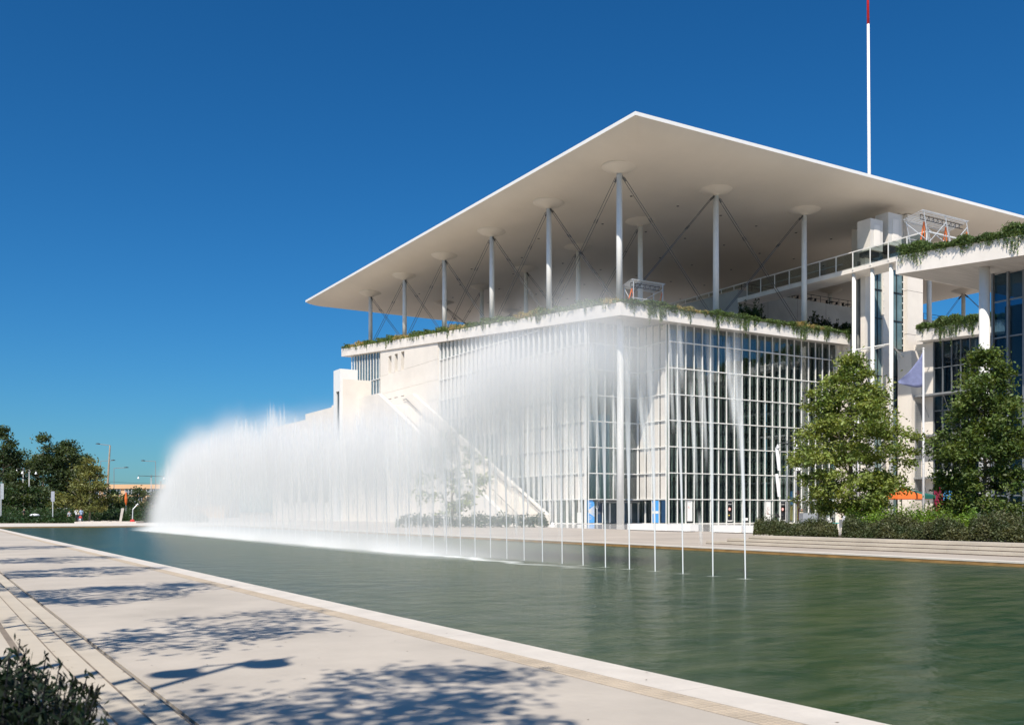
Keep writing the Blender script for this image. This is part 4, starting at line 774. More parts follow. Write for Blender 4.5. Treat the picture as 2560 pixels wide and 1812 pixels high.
# ------------------------------------------------------------------ people
_pm = {}
def person_mesh(pose):
    if pose in _pm: return _pm[pose]
    if pose == 'stand': J = {'pel': ((0, 0, .95), .15), 'ch': ((0, 0, 1.3), .17), 'nk': ((0, 0, 1.5), .07), 'hd': ((0, -.02, 1.6), .1), 'tp': ((0, -.01, 1.72), .085), 'ls': ((.19, 0, 1.42), .06), 'le': ((.27, .02, 1.14), .045), 'lh': ((.2, -.2, 1.05), .035),
        'rs': ((-.19, 0, 1.42), .06), 're': ((-.26, .02, 1.14), .045), 'rh': ((-.24, -.05, .86), .035), 'lk': ((.1, 0, .5), .07), 'lf': ((.12, .02, .08), .05), 'lt': ((.13, -.16, .04), .04), 'rk': ((-.1, 0, .5), .07), 'rf': ((-.12, .02, .08), .05), 'rt': ((-.13, -.16, .04), .04)}
    else: J = {'pel': ((0, 0, .5), .16), 'ch': ((0, .02, .85), .17), 'nk': ((0, .0, 1.06), .07), 'hd': ((0, -.03, 1.15), .1), 'tp': ((0, -.02, 1.27), .085), 'ls': ((.19, 0, .97), .06), 'le': ((.25, -.05, .7), .045), 'lh': ((.12, -.3, .72), .035),
        'rs': ((-.19, 0, .97), .06), 're': ((-.25, -.05, .7), .045), 'rh': ((-.12, -.3, .72), .035), 'lk': ((.12, -.45, .5), .07), 'lf': ((.12, -.45, .08), .05), 'lt': ((.12, -.62, .04), .04), 'rk': ((-.12, -.45, .5), .07), 'rf': ((-.12, -.45, .08), .05), 'rt': ((-.12, -.62, .04), .04)}
    E_ = [('pel', 'ch'), ('ch', 'nk'), ('nk', 'hd'), ('hd', 'tp'), ('ch', 'ls'), ('ls', 'le'), ('le', 'lh'), ('ch', 'rs'), ('rs', 're'), ('re', 'rh'), ('pel', 'lk'), ('lk', 'lf'), ('lf', 'lt'), ('pel', 'rk'), ('rk', 'rf'), ('rf', 'rt')]
    ks = list(J); me_ = bpy.data.meshes.new('skeleton'); me_.from_pydata([J[k][0] for k in ks], [(ks.index(a), ks.index(b)) for a, b in E_], []); o = bpy.data.objects.new('skeleton', me_); C.objects.link(o)
    sk = o.modifiers.new('s', 'SKIN'); sub = o.modifiers.new('u', 'SUBSURF'); sub.levels = 1
    for i, k in enumerate(ks): sv_ = me_.skin_vertices[0].data[i]; sv_.radius = (J[k][1],)*2; sv_.use_root = (k == 'pel')
    dg = bpy.context.evaluated_depsgraph_get(); out = bpy.data.meshes.new_from_object(o.evaluated_get(dg)); bpy.data.objects.remove(o); _pm[pose] = out; return out
def person(x, y, z, pose, rz, mats, label, group=None, scale=1):
    o = empty('person', (x, y, z), rz=rz, label=label, cat='person', group=group); o.scale = (scale,)*3; me_ = person_mesh(pose).copy(); me_.materials.clear()
    for m_ in mats: me_.materials.append(M[m_])                # skin, top, trousers, hair
    seat = pose != 'stand'
    for p in me_.polygons:
        c = p.center; a = abs(c.x)
        if seat: i = 3 if c.z > 1.2 or (c.z > 1.12 and c.y > .0) else 0 if c.z > 1.03 or (c.y < -.15 and c.z > .62) else 1 if c.z > .6 else 2
        else: i = 3 if c.z > 1.66 or (c.z > 1.57 and c.y > .02) else 0 if c.z > 1.49 or (a > .17 and c.z < 1.15 and c.z > .8) else 1 if c.z > .92 else 2 if c.z > .1 else 3
        p.material_index = i; p.use_smooth = True
    b = bpy.data.objects.new('body', me_); C.objects.link(b); b.parent = o; return o
Yp = 124
for px, mats, lab, rz, zt in ((191.5, ('skin', 'shirt_w', 'charcoal', 'hair'), 'standing man in a white shirt at the far bank, left of the close pair', 2.6, 0), (197.5, ('skin', 'cream', 'navy', 'hair'), 'person in a cream top standing in the middle of the far group', 2.9, 0),
        (203.5, ('skin', 'shirt_b', 'navy', 'hair'), 'person in a pale blue shirt, rightmost of the standing group', 3.4, 0)):
    x, y = at(px, Yp+rnd.uniform(-.6, .6)); person(x, y, .12, 'stand', rz, mats, lab, 'people standing at the far end of the pool')
x, y = at(173.5, Yp+4); person(x, y, -.1, 'stand', .3, ('skin', 'shirt_g', 'charcoal', 'hair'), 'man in a grey shirt walking off behind the low hedge', scale=.95)
x, y = at(60, 132); person(x, y, .1, 'stand', 1.2, ('skin', 'charcoal', 'charcoal', 'hair'), 'person in dark clothes beside the left lamp post')
x, y = at(201, Yp-1.2); person(x, y, .1, 'sit', -.3, ('skin', 'red', 'shirt_w', 'hair'), 'child in red crouching at the feet of the standing group', scale=.72)
for px, py, Y, lab, mats in ((2112, 1290, 60, 'seated person in a pale top behind the tree trunk', ('skin', 'shirt_w', 'navy', 'hair')), (2217, 1281, 62, 'seated dark haired person left of the parasol pole', ('skin', 'charcoal', 'navy', 'hair')), (2246, 1276, 63, 'seated dark haired person right beside the parasol pole', ('skin', 'charcoal', 'charcoal', 'hair')), (2136, 1282, 64, 'seated person in black under the charcoal parasol', ('skin', 'charcoal', 'charcoal', 'hair'))):
    x, y = at(px, Y); person(x, y, .16, 'sit', .6, mats, lab, 'people sitting at the cafe')
    c = empty('cafe_chair', (x, y, 0), label='grey cafe chair under the '+lab, cat='chair'); MB().box(x-.24, x+.24, y-.24, y+.24, .44, .5).build('seat', 'greymetal', c); MB().box(x-.24, x+.24, y+.2, y+.25, .5, .95).build('backrest', 'greymetal', c)
    q = MB()
    for a in (-.2, .2):
        for b in (-.2, .2): q.box(x+a-.02, x+a+.02, y+b-.02, y+b+.02, 0, .44)
    q.build('leg_frame', 'greymetal', c)
x, y = at(2004, 84.6); person(x, y, 0, 'stand', .3, ('skin', 'cream', 'navy', 'hair'), 'dark haired person standing behind the utility cart')
tx, ty = at(2092, 61); tb = empty('cafe_table', (tx, ty, 0), label='low teal cafe table at the gap in the hedge', cat='table'); MB().tube((tx, ty, .7), (tx, ty, .75), .5, .5, 16).build('table_top', 'jade', tb); MB().tube((tx, ty, 0), (tx, ty, .7), .04, .04, 8).build('leg', 'darkmetal', tb)
jx, jy = at(2328, 58); jr = empty('tall_basket', (jx, jy, 0), label='tall dark woven basket pot before the pale shop wall', cat='pot'); MB().lathe([(.2, 0), (.26, .4), (.24, 1.2), (.26, 1.75), (.22, 1.75), (.2, 1.0)], (jx, jy, 0), 18).build('basket', 'bark', jr, True)

# ------------------------------------------------------------------ trees and hedges on the right bank
tx, ty = at(2126, 46); t1 = tree('plane_tree', tx, ty, [(1.6, 1.0), (2.2, 2.2), (3.1, 2.65), (4.4, 2.6), (5.5, 2.45), (6.4, 2.0), (7.2, 1.5), (8.0, .9), (8.8, .4)], 'bright green young plane tree before the lift tower, left of the parasol', nclump=430, per=95, sig=.23, size=.09, seed=11, tr=.14, limbs=10, bent=.05)
tx, ty = at(2458, 42); t2 = tree('plane_tree', tx, ty, [(.9, 1.2), (1.8, 1.7), (3.0, 1.95), (4.2, 1.9), (5.2, 1.5), (6.2, 1.45), (7.2, 1.0), (8.0, .55), (8.3, .3)], 'darker plane tree in front of the blue glass at the right edge', nclump=400, per=95, sig=.23, size=.09, seed=12, tr=.13, m='leaf_deep', limbs=10, bent=.05)
hp = lambda pxa, pxb, x0, x1: [(x0, onX(pxa, x0)[0]), (x0, onX(pxb, x0)[0]), (x1, onX(pxb, x1)[0]), (x1, onX(pxa, x1)[0])]
hedge('hedge', hp(1884, 2095, 31.6, 34.2), .36, .72, 26000, .05, 'leaf_brown', 'bronze green clipped hedge left of the gap, on the terrace steps', seed=41, rough=.35)
hedge('hedge', hp(2105, 2420, 31.6, 34.0), .36, .86, 36000, .05, 'leaf_brown', 'bronze green hedge in front of the bright shrubs, right of the gap', seed=42, rough=.4)
hedge('hedge', hp(2420, 2620, 31.6, 34.0), .36, .95, 15000, .055, 'leaf_brown', 'dark hedge at the right edge below the darker plane tree', seed=43, rough=.25)
hedge('shrub', hp(2110, 2450, 34.3, 38.5), .36, 1.28, 20000, .06, 'leaf_bright', 'bright yellow green shrubs behind the hedge between the plane trees', 'shrub', 44, .35)
hedge('shrub', hp(2400, 2620, 36, 40), .36, 1.0, 7000, .07, 'leaf_dark', 'dark shade shrubs under the right plane tree', 'shrub', 45, .3)
# greenery half lost in the mist in front of the stair
tx, ty = at(1130, 92); tree('plane_tree', tx, ty, [(1.5, 1.5), (3, 3.2), (5, 3.6), (7, 2.6), (9, 1.0)], 'tree veiled by the spray beside the outdoor stair', nclump=60, per=40, sig=.45, size=.22, seed=51, tr=.16)
x, y = at(1040, 90); hedge('hedge', [(x-3, y-2), (x+9, y-9), (x+10, y-7), (x-2, y)], 0, 1.2, 5000, .14, 'leaf_dark', 'dark hedge behind the spray at the foot of the stair', seed=52)

# ------------------------------------------------------------------ the far end of the pool: trees, lamps, warehouse
def ft(px, Y, prof, label, m, seed, nclump=70, per=80, sig=.5, size=.22, bark='pale_bark', tr=.2, lean=(0, 0), name='eucalyptus_tree'):
    x, y = at(px, Y); return tree(name, x, y, [(z_, r_*(1.0 if prof[-1][0] > 9 else 1.12)) for z_, r_ in prof], label, nclump=int(nclump*1.5), per=per, sig=sig, size=size, m=m, bark=bark, seed=seed, tr=tr, lean=lean)
ft(8, 150, [(1.5, 2.5), (4, 3.4), (7, 3.2), (10, 2.6), (12.5, 1.6), (14.2, .5)], 'tall dense tree cut by the left edge of the picture', 'leaf_euc', 61, 110)
ft(30, 158, [(2, 2.5), (5, 2.6), (8, 1.8), (9.6, .8)], 'lower dark tree between the two tallest left trees', 'leaf_euc', 62, 60)
ft(57, 162, [(2, 1.6), (6, 1.8), (9.5, 1.9), (11.3, 1.0)], 'thin open crowned tree behind the left lamp posts', 'leaf_euc', 63, 26, 30)
ft(108, 152, [(1.5, 1.8), (4, 2.4), (7, 2.6), (9, 1.7), (11, 1.6), (13.2, .6)], 'tall pale trunked tree with a tufted top, left of the gap', 'leaf_euc', 64, 80, tr=.25)
ft(90, 156, [(2, 1.6), (5, 2.0), (8, 1.6), (10.2, .7)], 'smaller tree leaning against the pale trunked one', 'leaf_olive', 65, 45)
ft(168, 154, [(2, 1.5), (5, 2.2), (8, 2.4), (10.5, 2.2), (12.4, .9)], 'tall round headed dark tree right of the gap', 'leaf_euc', 66, 90)
ft(150, 158, [(2.5, 1.2), (6, 1.7), (9, 1.2), (10, .6)], 'slender dark tree just left of the round headed one', 'leaf_euc', 67, 40)
ft(205, 160, [(2, 2.2), (5, 3.0), (8, 2.6), (10.3, 1.0)], 'broad dark tree behind the yellowish tree', 'leaf_dark', 68, 80)
ft(224, 126, [(2.0, 1.8), (3.2, 2.5), (5, 2.3), (6.8, 1.5), (8.1, .5)], 'yellowish leaved tree with a clear trunk on the far bank', 'leaf_olive', 69, 120, 50, .35, .18, tr=.12, name='plane_tree')
for k, (px, Y, h, r, lab) in enumerate(((280, 165, 4.8, 2.0, 'small round tree under the warehouse windows, nearest the yellowish tree'), (312, 168, 4.0, 1.7, 'small grey green tree below the first warehouse pier'), (350, 160, 4.9, 2.2, 'small round tree at the second warehouse window'), (388, 165, 4.6, 1.9, 'small tree beside the third warehouse window'), (420, 172, 5.4, 2.3, 'small tree fading into the edge of the spray'),
        (40, 140, 5.2, 2.6, 'bushy low tree behind the left lamp posts'), (75, 142, 4.6, 2.4, 'bushy low tree right of the left lamp posts'), (130, 144, 4.3, 2.3, 'bushy low tree behind the blue sign'), (160, 140, 3.8, 2.0, 'loose low tree behind the walking man'), (8, 138, 4.6, 2.6, 'bushy low tree at the left edge'), (105, 146, 5.0, 2.2, 'low tree at the foot of the pale trunk'))):
    ft(px, Y, [(.5, r*.6), (h*.35, r), (h*.7, r*.85), (h, r*.3)], lab, ['leaf_dark', 'leaf_euc', 'leaf_olive'][k % 3] if k % 3 < 2 or k > 5 else 'leaf_euc', 80+k, 40, 40, .45, .22, tr=.1, name='small_tree')
def farhedge(pa, pb, Ya, Yb, h, n, lab, seed, m='leaf_dark', size=.16):
    P = [at(pa, Ya), at(pb, Ya), at(pb, Yb), at(pa, Yb)]; hedge('hedge', P, 0, h, n, size, m, lab, seed=seed, rough=.35)
farhedge(-60, 186, 119, 123, .85, 7000, 'dark clipped hedge along the far bank at the left', 91)
farhedge(-60, 480, 130, 140, 2.1, 16000, 'long shrub bank behind the people on the far side', 92)
farhedge(300, 520, 124, 129, 1.3, 7000, 'dark shrubs on the far bank next to the spray', 93)
farhedge(-60, 480, 170, 186, 3.4, 12000, 'band of bushes beyond the road', 94, size=.3)
# light kerb stones under the people, litter of site things
x0_, y0_ = at(186, 117); x1_, y1_ = at(340, 117); lw = empty('low_wall', (x0_, y0_, 0), label='long low pale stone ledge at the far bank', cat='wall')
MB().hexa([(x0_, y0_, -.05), (x1_, y1_, -.05), (x1_+2, y1_+6, -.05), (x0_+2, y0_+6, -.05)], [(x0_, y0_, .19), (x1_, y1_, .19), (x1_+2, y1_+6, .19), (x0_+2, y0_+6, .19)]).build('slab', 'coping', lw)
x, y = at(306, 118); bl = empty('leaning_board', (x, y, .19), label='pale board leaning upright on the stone ledge', cat='board'); MB().hexa([(x-.35, y, .19), (x-.1, y, .19), (x-.1, y+.1, .19), (x-.35, y+.1, .19)], [(x-.1, y, 1.85), (x+.2, y, 1.85), (x+.2, y+.1, 1.85), (x-.1, y+.1, 1.85)]).build('board', 'coping', bl)
x, y = at(331, 118); ls = empty('bent_pipe', (x, y, .19), label='bent pale pipe standing in a red base on the ledge', cat='pipe'); MB().tube((x, y, .19), (x+.05, y, 1.7), .06, .06, 8).tube((x+.05, y, 1.7), (x+.65, y, 2.4), .06, .06, 8).build('pipe', 'zinc', ls); MB().lathe([(.3, 0), (.25, .2), (.1, .3)], (x, y, .19), 10).build('base', 'red', ls)
x, y = at(315, 131); fo = empty('furled_banner', (x, y, 0), label='orange furled banner on a thin pole among the shrubs', cat='banner'); MB().tube((x, y, 0), (x, y, 4.3), .03, .03, 6).build('pole', 'zinc', fo); MB().lathe([(0, 2.2), (.16, 2.7), (.2, 3.2), (.06, 4.1)], (x, y, 0), 10).build('cloth', 'orange', fo)
x, y = at(132, 122); bs = empty('info_sign', (x, y, 0), label='pale blue vertical sign on a post at the far bank', cat='sign'); MB().tube((x, y, 0), (x, y, 3.9), .06, .06, 8).build('post', 'zinc', bs); MB().box(x-.2, x+.2, y-.05, y+.05, 2.7, 4.0).build('panel', 'shirt_g', bs)
x, y = at(2.5, 122); bs = empty('info_sign', (x, y, 0), label='pale sign post right at the left edge of the picture', cat='sign'); MB().tube((x, y, 0), (x, y, 4.6), .07, .07, 8).build('post', 'zinc', bs); MB().box(x-.05, x+.3, y-.05, y+.05, 3.0, 5.0).build('panel', 'zinc', bs)
x, y = at(87, 121); sr = empty('white_bundle', (x, y, .7), label='low white rolled cover lying on the hedge', cat='cover'); MB().lathe([(0, 0), (.5, .06), (.62, .2), (.4, .34), (0, .4)], (x, y, .78), 14).build('cover', 'shirt_w', sr, True)
lamp_post(*at(58, 150), zz(1170, 150), .4, 'left one of two thin bell lamp posts before the tall trees', arm=1.0, s=1.4); lamp_post(*at(73, 147), zz(1174, 147), .3, 'right one of two thin bell lamp posts before the tall trees', arm=1.0, s=1.4); lamp_post(*at(378, 165), zz(1188, 165), .2, 'thin double bell lamp post in front of the warehouse', arm=2.2, s=1.6)
def street_lamp(px, Y, pt, side, label, r=.08):
    x, y = at(px, Y); h = zz(pt, Y); o = empty('street_lamp', (x, y, 0), label=label, cat='street lamp', group='single arm street lamps by the road'); MB().tube((x, y, 0), (x, y, h), r, r*.7, 8).build('pole', 'greymetal', o)
    hx_, hy_ = x+side*.0, y; e = Vector((x, y, h+.1))+Vector((CA, -SA, 0))*side*2.2*Y/170
    MB().tube((x, y, h), e, r*.6, r*.6, 6).build('arm', 'greymetal', o); MB().lathe([(0, .18), (.35, .1), (.42, 0), (0, -.06)], tuple(e), 10).build('lamp_head', 'darkmetal', o); return o
street_lamp(252, 190, 1152, 1, 'street lamp with its arm pointing right, just left of the thick pole'); street_lamp(285, 185, 1170, 1, 'street lamp right of the thick pole, arm pointing right'); street_lamp(389, 185, 1153, -1, 'tall street lamp near the spray, arm pointing left')
x, y = at(264, 175); up_ = empty('utility_pole', (x, y, 0), label='thick tapering brown utility pole with a lamp on top', cat='utility pole'); hT = zz(1113, 175); MB().tube((x, y, 0), (x+.7, y-.4, hT), .26, .13, 10).build('pole', 'pale_bark', up_)
e = Vector((x+.7, y-.4, hT))-Vector((CA, -SA, 0))*2.2+Vector((0, 0, .25)); MB().tube((x+.7, y-.4, hT), e, .06, .06, 6).build('arm', 'greymetal', up_); MB().lathe([(0, .18), (.35, .1), (.42, 0), (0, -.06)], tuple(e), 10).build('lamp_head', 'darkmetal', up_)
x, y = at(402, 178); u2 = empty('utility_pole', (x, y, 0), label='short dark utility pole at the edge of the spray', cat='utility pole'); MB().tube((x, y, 0), (x, y, zz(1202, 178)), .13, .1, 8).build('pole', 'bark', u2)
q = MB(); P0 = Vector((*at(266, 175), zz(1203, 175))); P1 = Vector((*at(520, 185), zz(1207, 185)))
for k in range(12):
    a, b = k/12, (k+1)/12; A = P0.lerp(P1, a); B_ = P0.lerp(P1, b); A.z -= 1.2*4*a*(1-a)*.25; B_.z -= 1.2*4*b*(1-b)*.25; q.tube(A, B_, .03, .03, 4)
tag(q.build('power_line', 'cable'), 'thin dark power line running right from the thick utility pole', 'cable')
# warehouse
wx0, wy0 = at(140, 225); wx1, wy1 = at(560, 225); d = Vector((wx1-wx0, wy1-wy0, 0)).normalized(); nn_ = Vector((-d.y, d.x, 0)); L_ = math.hypot(wx1-wx0, wy1-wy0); HW = zz(1211.5, 225)
wh = empty('warehouse', (wx0, wy0, 0), label='long flat tan warehouse with bands of windows behind the far trees', cat='building')
def wbox(mb, a0, a1, b0, b1, z0, z1):
    def P(a, b, z): v = Vector((wx0, wy0, 0))+d*a+nn_*b; return (v.x, v.y, z)
    return mb.hexa([P(a0, b0, z0), P(a1, b0, z0), P(a1, b1, z0), P(a0, b1, z0)], [P(a0, b0, z1), P(a1, b0, z1), P(a1, b1, z1), P(a0, b1, z1)])
k_ = FX/225; wbox(MB(), 0, L_, .3, 12, 0, HW).build('wall', 'tan', wh); wbox(MB(), -.3, L_+.3, -.05, .29, HW-.9, HW+.1).build('parapet', 'tan', wh)
for i in range(-2, 6):
    a = (258+i*54-140)/k_; b = a+42/k_; z1_, z0_ = zz(1222, 225), zz(1236, 225)
    for (za, zb_) in ((z0_, z1_), (zz(1262, 225), zz(1241, 225))):
        wn = wbox(MB(), a, b, .2, .29, za, zb_).build('window', 'darkglass', wh); mm_ = MB()
        for c_ in range(6): wbox(mm_, a+(b-a)*c_/5-.05, a+(b-a)*c_/5+.05, .12, .19, za, zb_)
        wbox(mm_, a, b, .12, .19, (za+zb_)/2-.05, (za+zb_)/2+.05); mm_.build('glazing_bar', 'zinc', wn)
x0_, y0_ = at(-40, 150); x1_, y1_ = at(200, 150); q = MB().tube((x0_, y0_, 1.9), (x1_, y1_, 1.9), .09, .09, 6)
for k in range(12): f = k/11; q.tube((x0_+(x1_-x0_)*f, y0_+(y1_-y0_)*f, 0), (x0_+(x1_-x0_)*f, y0_+(y1_-y0_)*f, 1.9), .06, .06, 5)
gr = empty('guard_rail', (x0_, y0_, 0), label='grey roadside guard rail behind the far shrubs', cat='railing'); q.build('rail', 'zinc', gr)

# ------------------------------------------------------------------ beside the camera: the bush in the corner, the lamp and the trees that shade the promenade
rng = np.random.default_rng(77); bx_, by_ = .055, 2.85; bush = empty('rosemary_bush', (bx_, by_, .4), label='dark bush of upright sprigs in the bottom left corner', cat='bush'); P = []; stems = MB()
for k in range(900):
    th = rng.uniform(0, 6.28); rr = .33*rng.random()**.5; b = np.array([bx_-.05+rr*math.cos(th)*.75, by_+rr*math.sin(th)*1.6, .4]); l = rng.uniform(.35, .74)*(1-.35*(rr/.42)**2); dirv = np.array([math.cos(th)*.35*rr/.42, math.sin(th)*.3, 1]); dirv /= np.linalg.norm(dirv)
    kk = int(l/.006); f = np.linspace(.1, 1, kk); Q = b+dirv*(f*l)[:, None]+rng.normal(size=(kk, 3))*.009; P.append(Q)
    e = b+dirv*l; stems.tube(b, e, .004, .002, 4, False)
link('foliage', leaf_mesh('foliage', np.concatenate(P), .017, 'leaf_bush', rng, up=.1, slim=.28, hang=(0, 0, .6)), bush); stems.build('stem', 'black', bush)
lamp_post(-2.29, 4.7, 8.35, .13, 'double bell lamp post beside the camera whose shadow crosses the promenade', z0=.4, arm=.43)
for k, (sx0, sy0, n1, sd, h) in enumerate(((2.55, 6.2, 120, 101, 8.2), (2.75, 12.2, 62, 102, 8.6), (2.7, 18.4, 105, 103, 8.8), (2.75, 25.2, 95, 104, 8.8), (2.8, 32.0, 95, 105, 8.8), (2.9, 43, 95, 106, 8.8), (1.6, -.8, 70, 107, 8.2))):
    zc = h; tx, ty = sx0-zc/T_EL*SX, sy0-zc/T_EL*SY
    tree('olive_tree' if False else 'shade_tree', tx, ty, [(h-2.4, .8), (h-1.2, 1.6), (h, 1.75), (h+1.1, 1.2), (h+2.2, .4)], ['young tree beside the camera casting the dappled shadow nearest to it', 'sparse young tree whose thin branchy shadow falls just past the lamp shadow', 'young tree casting the third patch of shadow along the promenade', 'young tree casting the fourth patch of shadow along the promenade', 'young tree casting the fifth patch of shadow along the promenade', 'young tree casting the farthest patch of shadow on the promenade', 'young tree just behind the camera shading the steps'][k],
         nclump=n1, per=40 if k != 1 else 30, sig=.2, size=.075, m='leaf_plane', seed=sd, tr=.07, z0=.4, limbs=9, group=None, bent=.05)

# ------------------------------------------------------------------ the fountain
def jet_material():
    m = bpy.data.materials.new('spray_jet'); t, ns, L = nodes(m); o = [n for n in ns if n.type == 'OUTPUT_MATERIAL'][0]; ns.remove(ns['Principled BSDF'])
    df = N(t, 'ShaderNodeBsdfDiffuse'); df.inputs[0].default_value = (.9, .91, .92, 1); tl = N(t, 'ShaderNodeBsdfTranslucent'); tl.inputs[0].default_value = (.9, .91, .92, 1); m1 = N(t, 'ShaderNodeMixShader'); m1.inputs[0].default_value = .2; L.new(df.outputs[0], m1.inputs[1]); L.new(tl.outputs[0], m1.inputs[2])
    tr = N(t, 'ShaderNodeBsdfTransparent'); tc = N(t, 'ShaderNodeTexCoord'); sp = N(t, 'ShaderNodeSeparateXYZ'); L.new(tc.outputs['Object'], sp.inputs[0])
    mr = N(t, 'ShaderNodeMapRange'); mr.interpolation_type = 'SMOOTHSTEP'; L.new(sp.outputs[2], mr.inputs[0]); mr.inputs[1].default_value = .6; mr.inputs[2].default_value = 6.6; mr.inputs[3].default_value = .95; mr.inputs[4].default_value = 0
    lw = N(t, 'ShaderNodeLayerWeight'); lw.inputs[0].default_value = .5; iv = N(t, 'ShaderNodeMath', operation='SUBTRACT'); iv.inputs[0].default_value = 1; L.new(lw.outputs['Facing'], iv.inputs[1]); pw_ = N(t, 'ShaderNodeMath', operation='MULTIPLY'); L.new(iv.outputs[0], pw_.inputs[0]); L.new(mr.outputs[0], pw_.inputs[1])
    mx = N(t, 'ShaderNodeMixShader'); L.new(pw_.outputs[0], mx.inputs[0]); L.new(tr.outputs[0], mx.inputs[1]); L.new(m1.outputs[0], mx.inputs[2]); L.new(mx.outputs[0], o.inputs[0]); return m
M['jet'] = jet_material(); JX = 16.4; JY0 = 16.7; JS = 1.11; NJ = 61
jr_ = random.Random(5)
def strand_mesh(n, seed, spread):
    # water thrown up by one jet and falling back: many fine soft strands, each fading at both ends
    g = np.random.default_rng(seed); S = 6; V = []; F = []; U = []
    for i in range(n):
        rise = g.random() < .45
        top = 7*(1-abs(g.normal())*.10)*(1 if rise else g.uniform(.72, 1.0)); ln_ = g.uniform(1.6, 4.2); bot = max(.15, top-ln_) if g.random() < .75 else max(.1, top*g.random()-ln_*.5)
        if not rise and g.random() < .5: top = g.uniform(1.5, 6.4); bot = max(.05, top-g.uniform(1.2, 3.0))
        zm = (top+bot)/2; sd = (.015+.022*zm)*spread; ox = g.normal()*sd*1.3-.02*zm-(0 if rise else g.uniform(.1, .75)*(1-zm/8)); oy = g.normal()*sd+.025*zm; r = g.uniform(.03, .075)*(.6+.09*zm); base = len(V)
        for s in range(S):
            f = s/(S-1); z = bot+(top-bot)*f
            for a in range(6): t_ = a*1.0472+i; V.append((ox-.012*z+r*math.cos(t_)-.03*f*f, oy+.02*z+r*math.sin(t_)+.05*f*f, z)); U.append((f, i/n))
        for s in range(S-1):
            for a in range(6): b = (a+1) % 6; F.append((base+s*6+a, base+s*6+b, base+(s+1)*6+b, base+(s+1)*6+a))
    me_ = bpy.data.meshes.new('spray'); me_.from_pydata(V, [], F); uv = me_.uv_layers.new(name='along'); li = np.zeros(len(me_.loops), np.int32); me_.loops.foreach_get('vertex_index', li); uv.data.foreach_set('uv', np.array(U, np.float32)[li].ravel())
    me_.polygons.foreach_set('use_smooth', [True]*len(me_.polygons)); me_.materials.append(M['strand']); me_.update(); return me_
def strand_material():
    m = bpy.data.materials.new('spray_strand'); t, ns, L = nodes(m); o = [n for n in ns if n.type == 'OUTPUT_MATERIAL'][0]; ns.remove(ns['Principled BSDF'])
    df = N(t, 'ShaderNodeBsdfDiffuse'); df.inputs[0].default_value = (.95, .95, .94, 1); tl = N(t, 'ShaderNodeBsdfTranslucent'); tl.inputs[0].default_value = (.95, .95, .94, 1); m1 = N(t, 'ShaderNodeMixShader'); m1.inputs[0].default_value = .3; L.new(df.outputs[0], m1.inputs[1]); L.new(tl.outputs[0], m1.inputs[2])
    tr = N(t, 'ShaderNodeBsdfTransparent'); uv = N(t, 'ShaderNodeUVMap'); sp = N(t, 'ShaderNodeSeparateXYZ'); L.new(uv.outputs[0], sp.inputs[0]); sn = N(t, 'ShaderNodeMath', operation='PINGPONG'); L.new(sp.outputs[0], sn.inputs[0]); sn.inputs[1].default_value = .5
    mr = N(t, 'ShaderNodeMapRange'); mr.interpolation_type = 'SMOOTHSTEP'; L.new(sn.outputs[0], mr.inputs[0]); mr.inputs[1].default_value = 0; mr.inputs[2].default_value = .45; mr.inputs[4].default_value = .25
    lw = N(t, 'ShaderNodeLayerWeight'); lw.inputs[0].default_value = .5; iv = N(t, 'ShaderNodeMath', operation='SUBTRACT'); iv.inputs[0].default_value = 1; L.new(lw.outputs['Facing'], iv.inputs[1]); pw_ = N(t, 'ShaderNodeMath', operation='MULTIPLY'); L.new(iv.outputs[0], pw_.inputs[0]); L.new(mr.outputs[0], pw_.inputs[1])
    mx = N(t, 'ShaderNodeMixShader'); L.new(pw_.outputs[0], mx.inputs[0]); L.new(tr.outputs[0], mx.inputs[1]); L.new(m1.outputs[0], mx.inputs[2]); L.new(mx.outputs[0], o.inputs[0]); return m
M['strand'] = strand_material(); STR = [[strand_mesh(n_, 10*a+b, sp_) for b in range(4)] for a, (n_, sp_) in enumerate(((6, .7), (16, .85), (26, 1.05)))]
for k in range(NJ):
    y = JY0+k*JS; q = MB(); z = 0; r0 = .016; P = Vector((0, 0, 0)); H = 6.5+jr_.uniform(-.3, .4); ln = jr_.uniform(-.02, .035); seg = 8; wide = .07+jr_.uniform(0, .04)
    prof = []
    for s in range(seg+1):
        f = s/seg; prof.append((Vector((-.05*f*f*H*.5, ln*H*f**1.6+.012*H*f, H*f)), .016+wide*f**1.7*1.6))
    for (a, ra), (b, rb) in zip(prof[:-1], prof[1:]): q.tube(a, b, ra, rb, 7, False)
    Hy = 7.4-1.3*min(1, max(0, (y-22)/12))+1.3*min(1, max(0, (y-38)/18)); Hy *= 1-.55*max(0, (y-72)/12)
    o = q.build('water_jet', 'jet', None, True); o.location = (JX, y, W0)
    kind_ = 0 if k < 5 else 1 if k < 13 else 2; s_ = bpy.data.objects.new('spray', STR[kind_][jr_.randrange(4)]); C.objects.link(s_); s_.parent = o; s_.scale = (1, 1, Hy/7*(jr_.uniform(.84, 1.03)+(.13 if jr_.random() < .22 else 0))*(.86 if k < 5 else 1)); tag(o, 'thin upright white water jet in the long fountain row', 'water jet', 'jets of the fountain row')
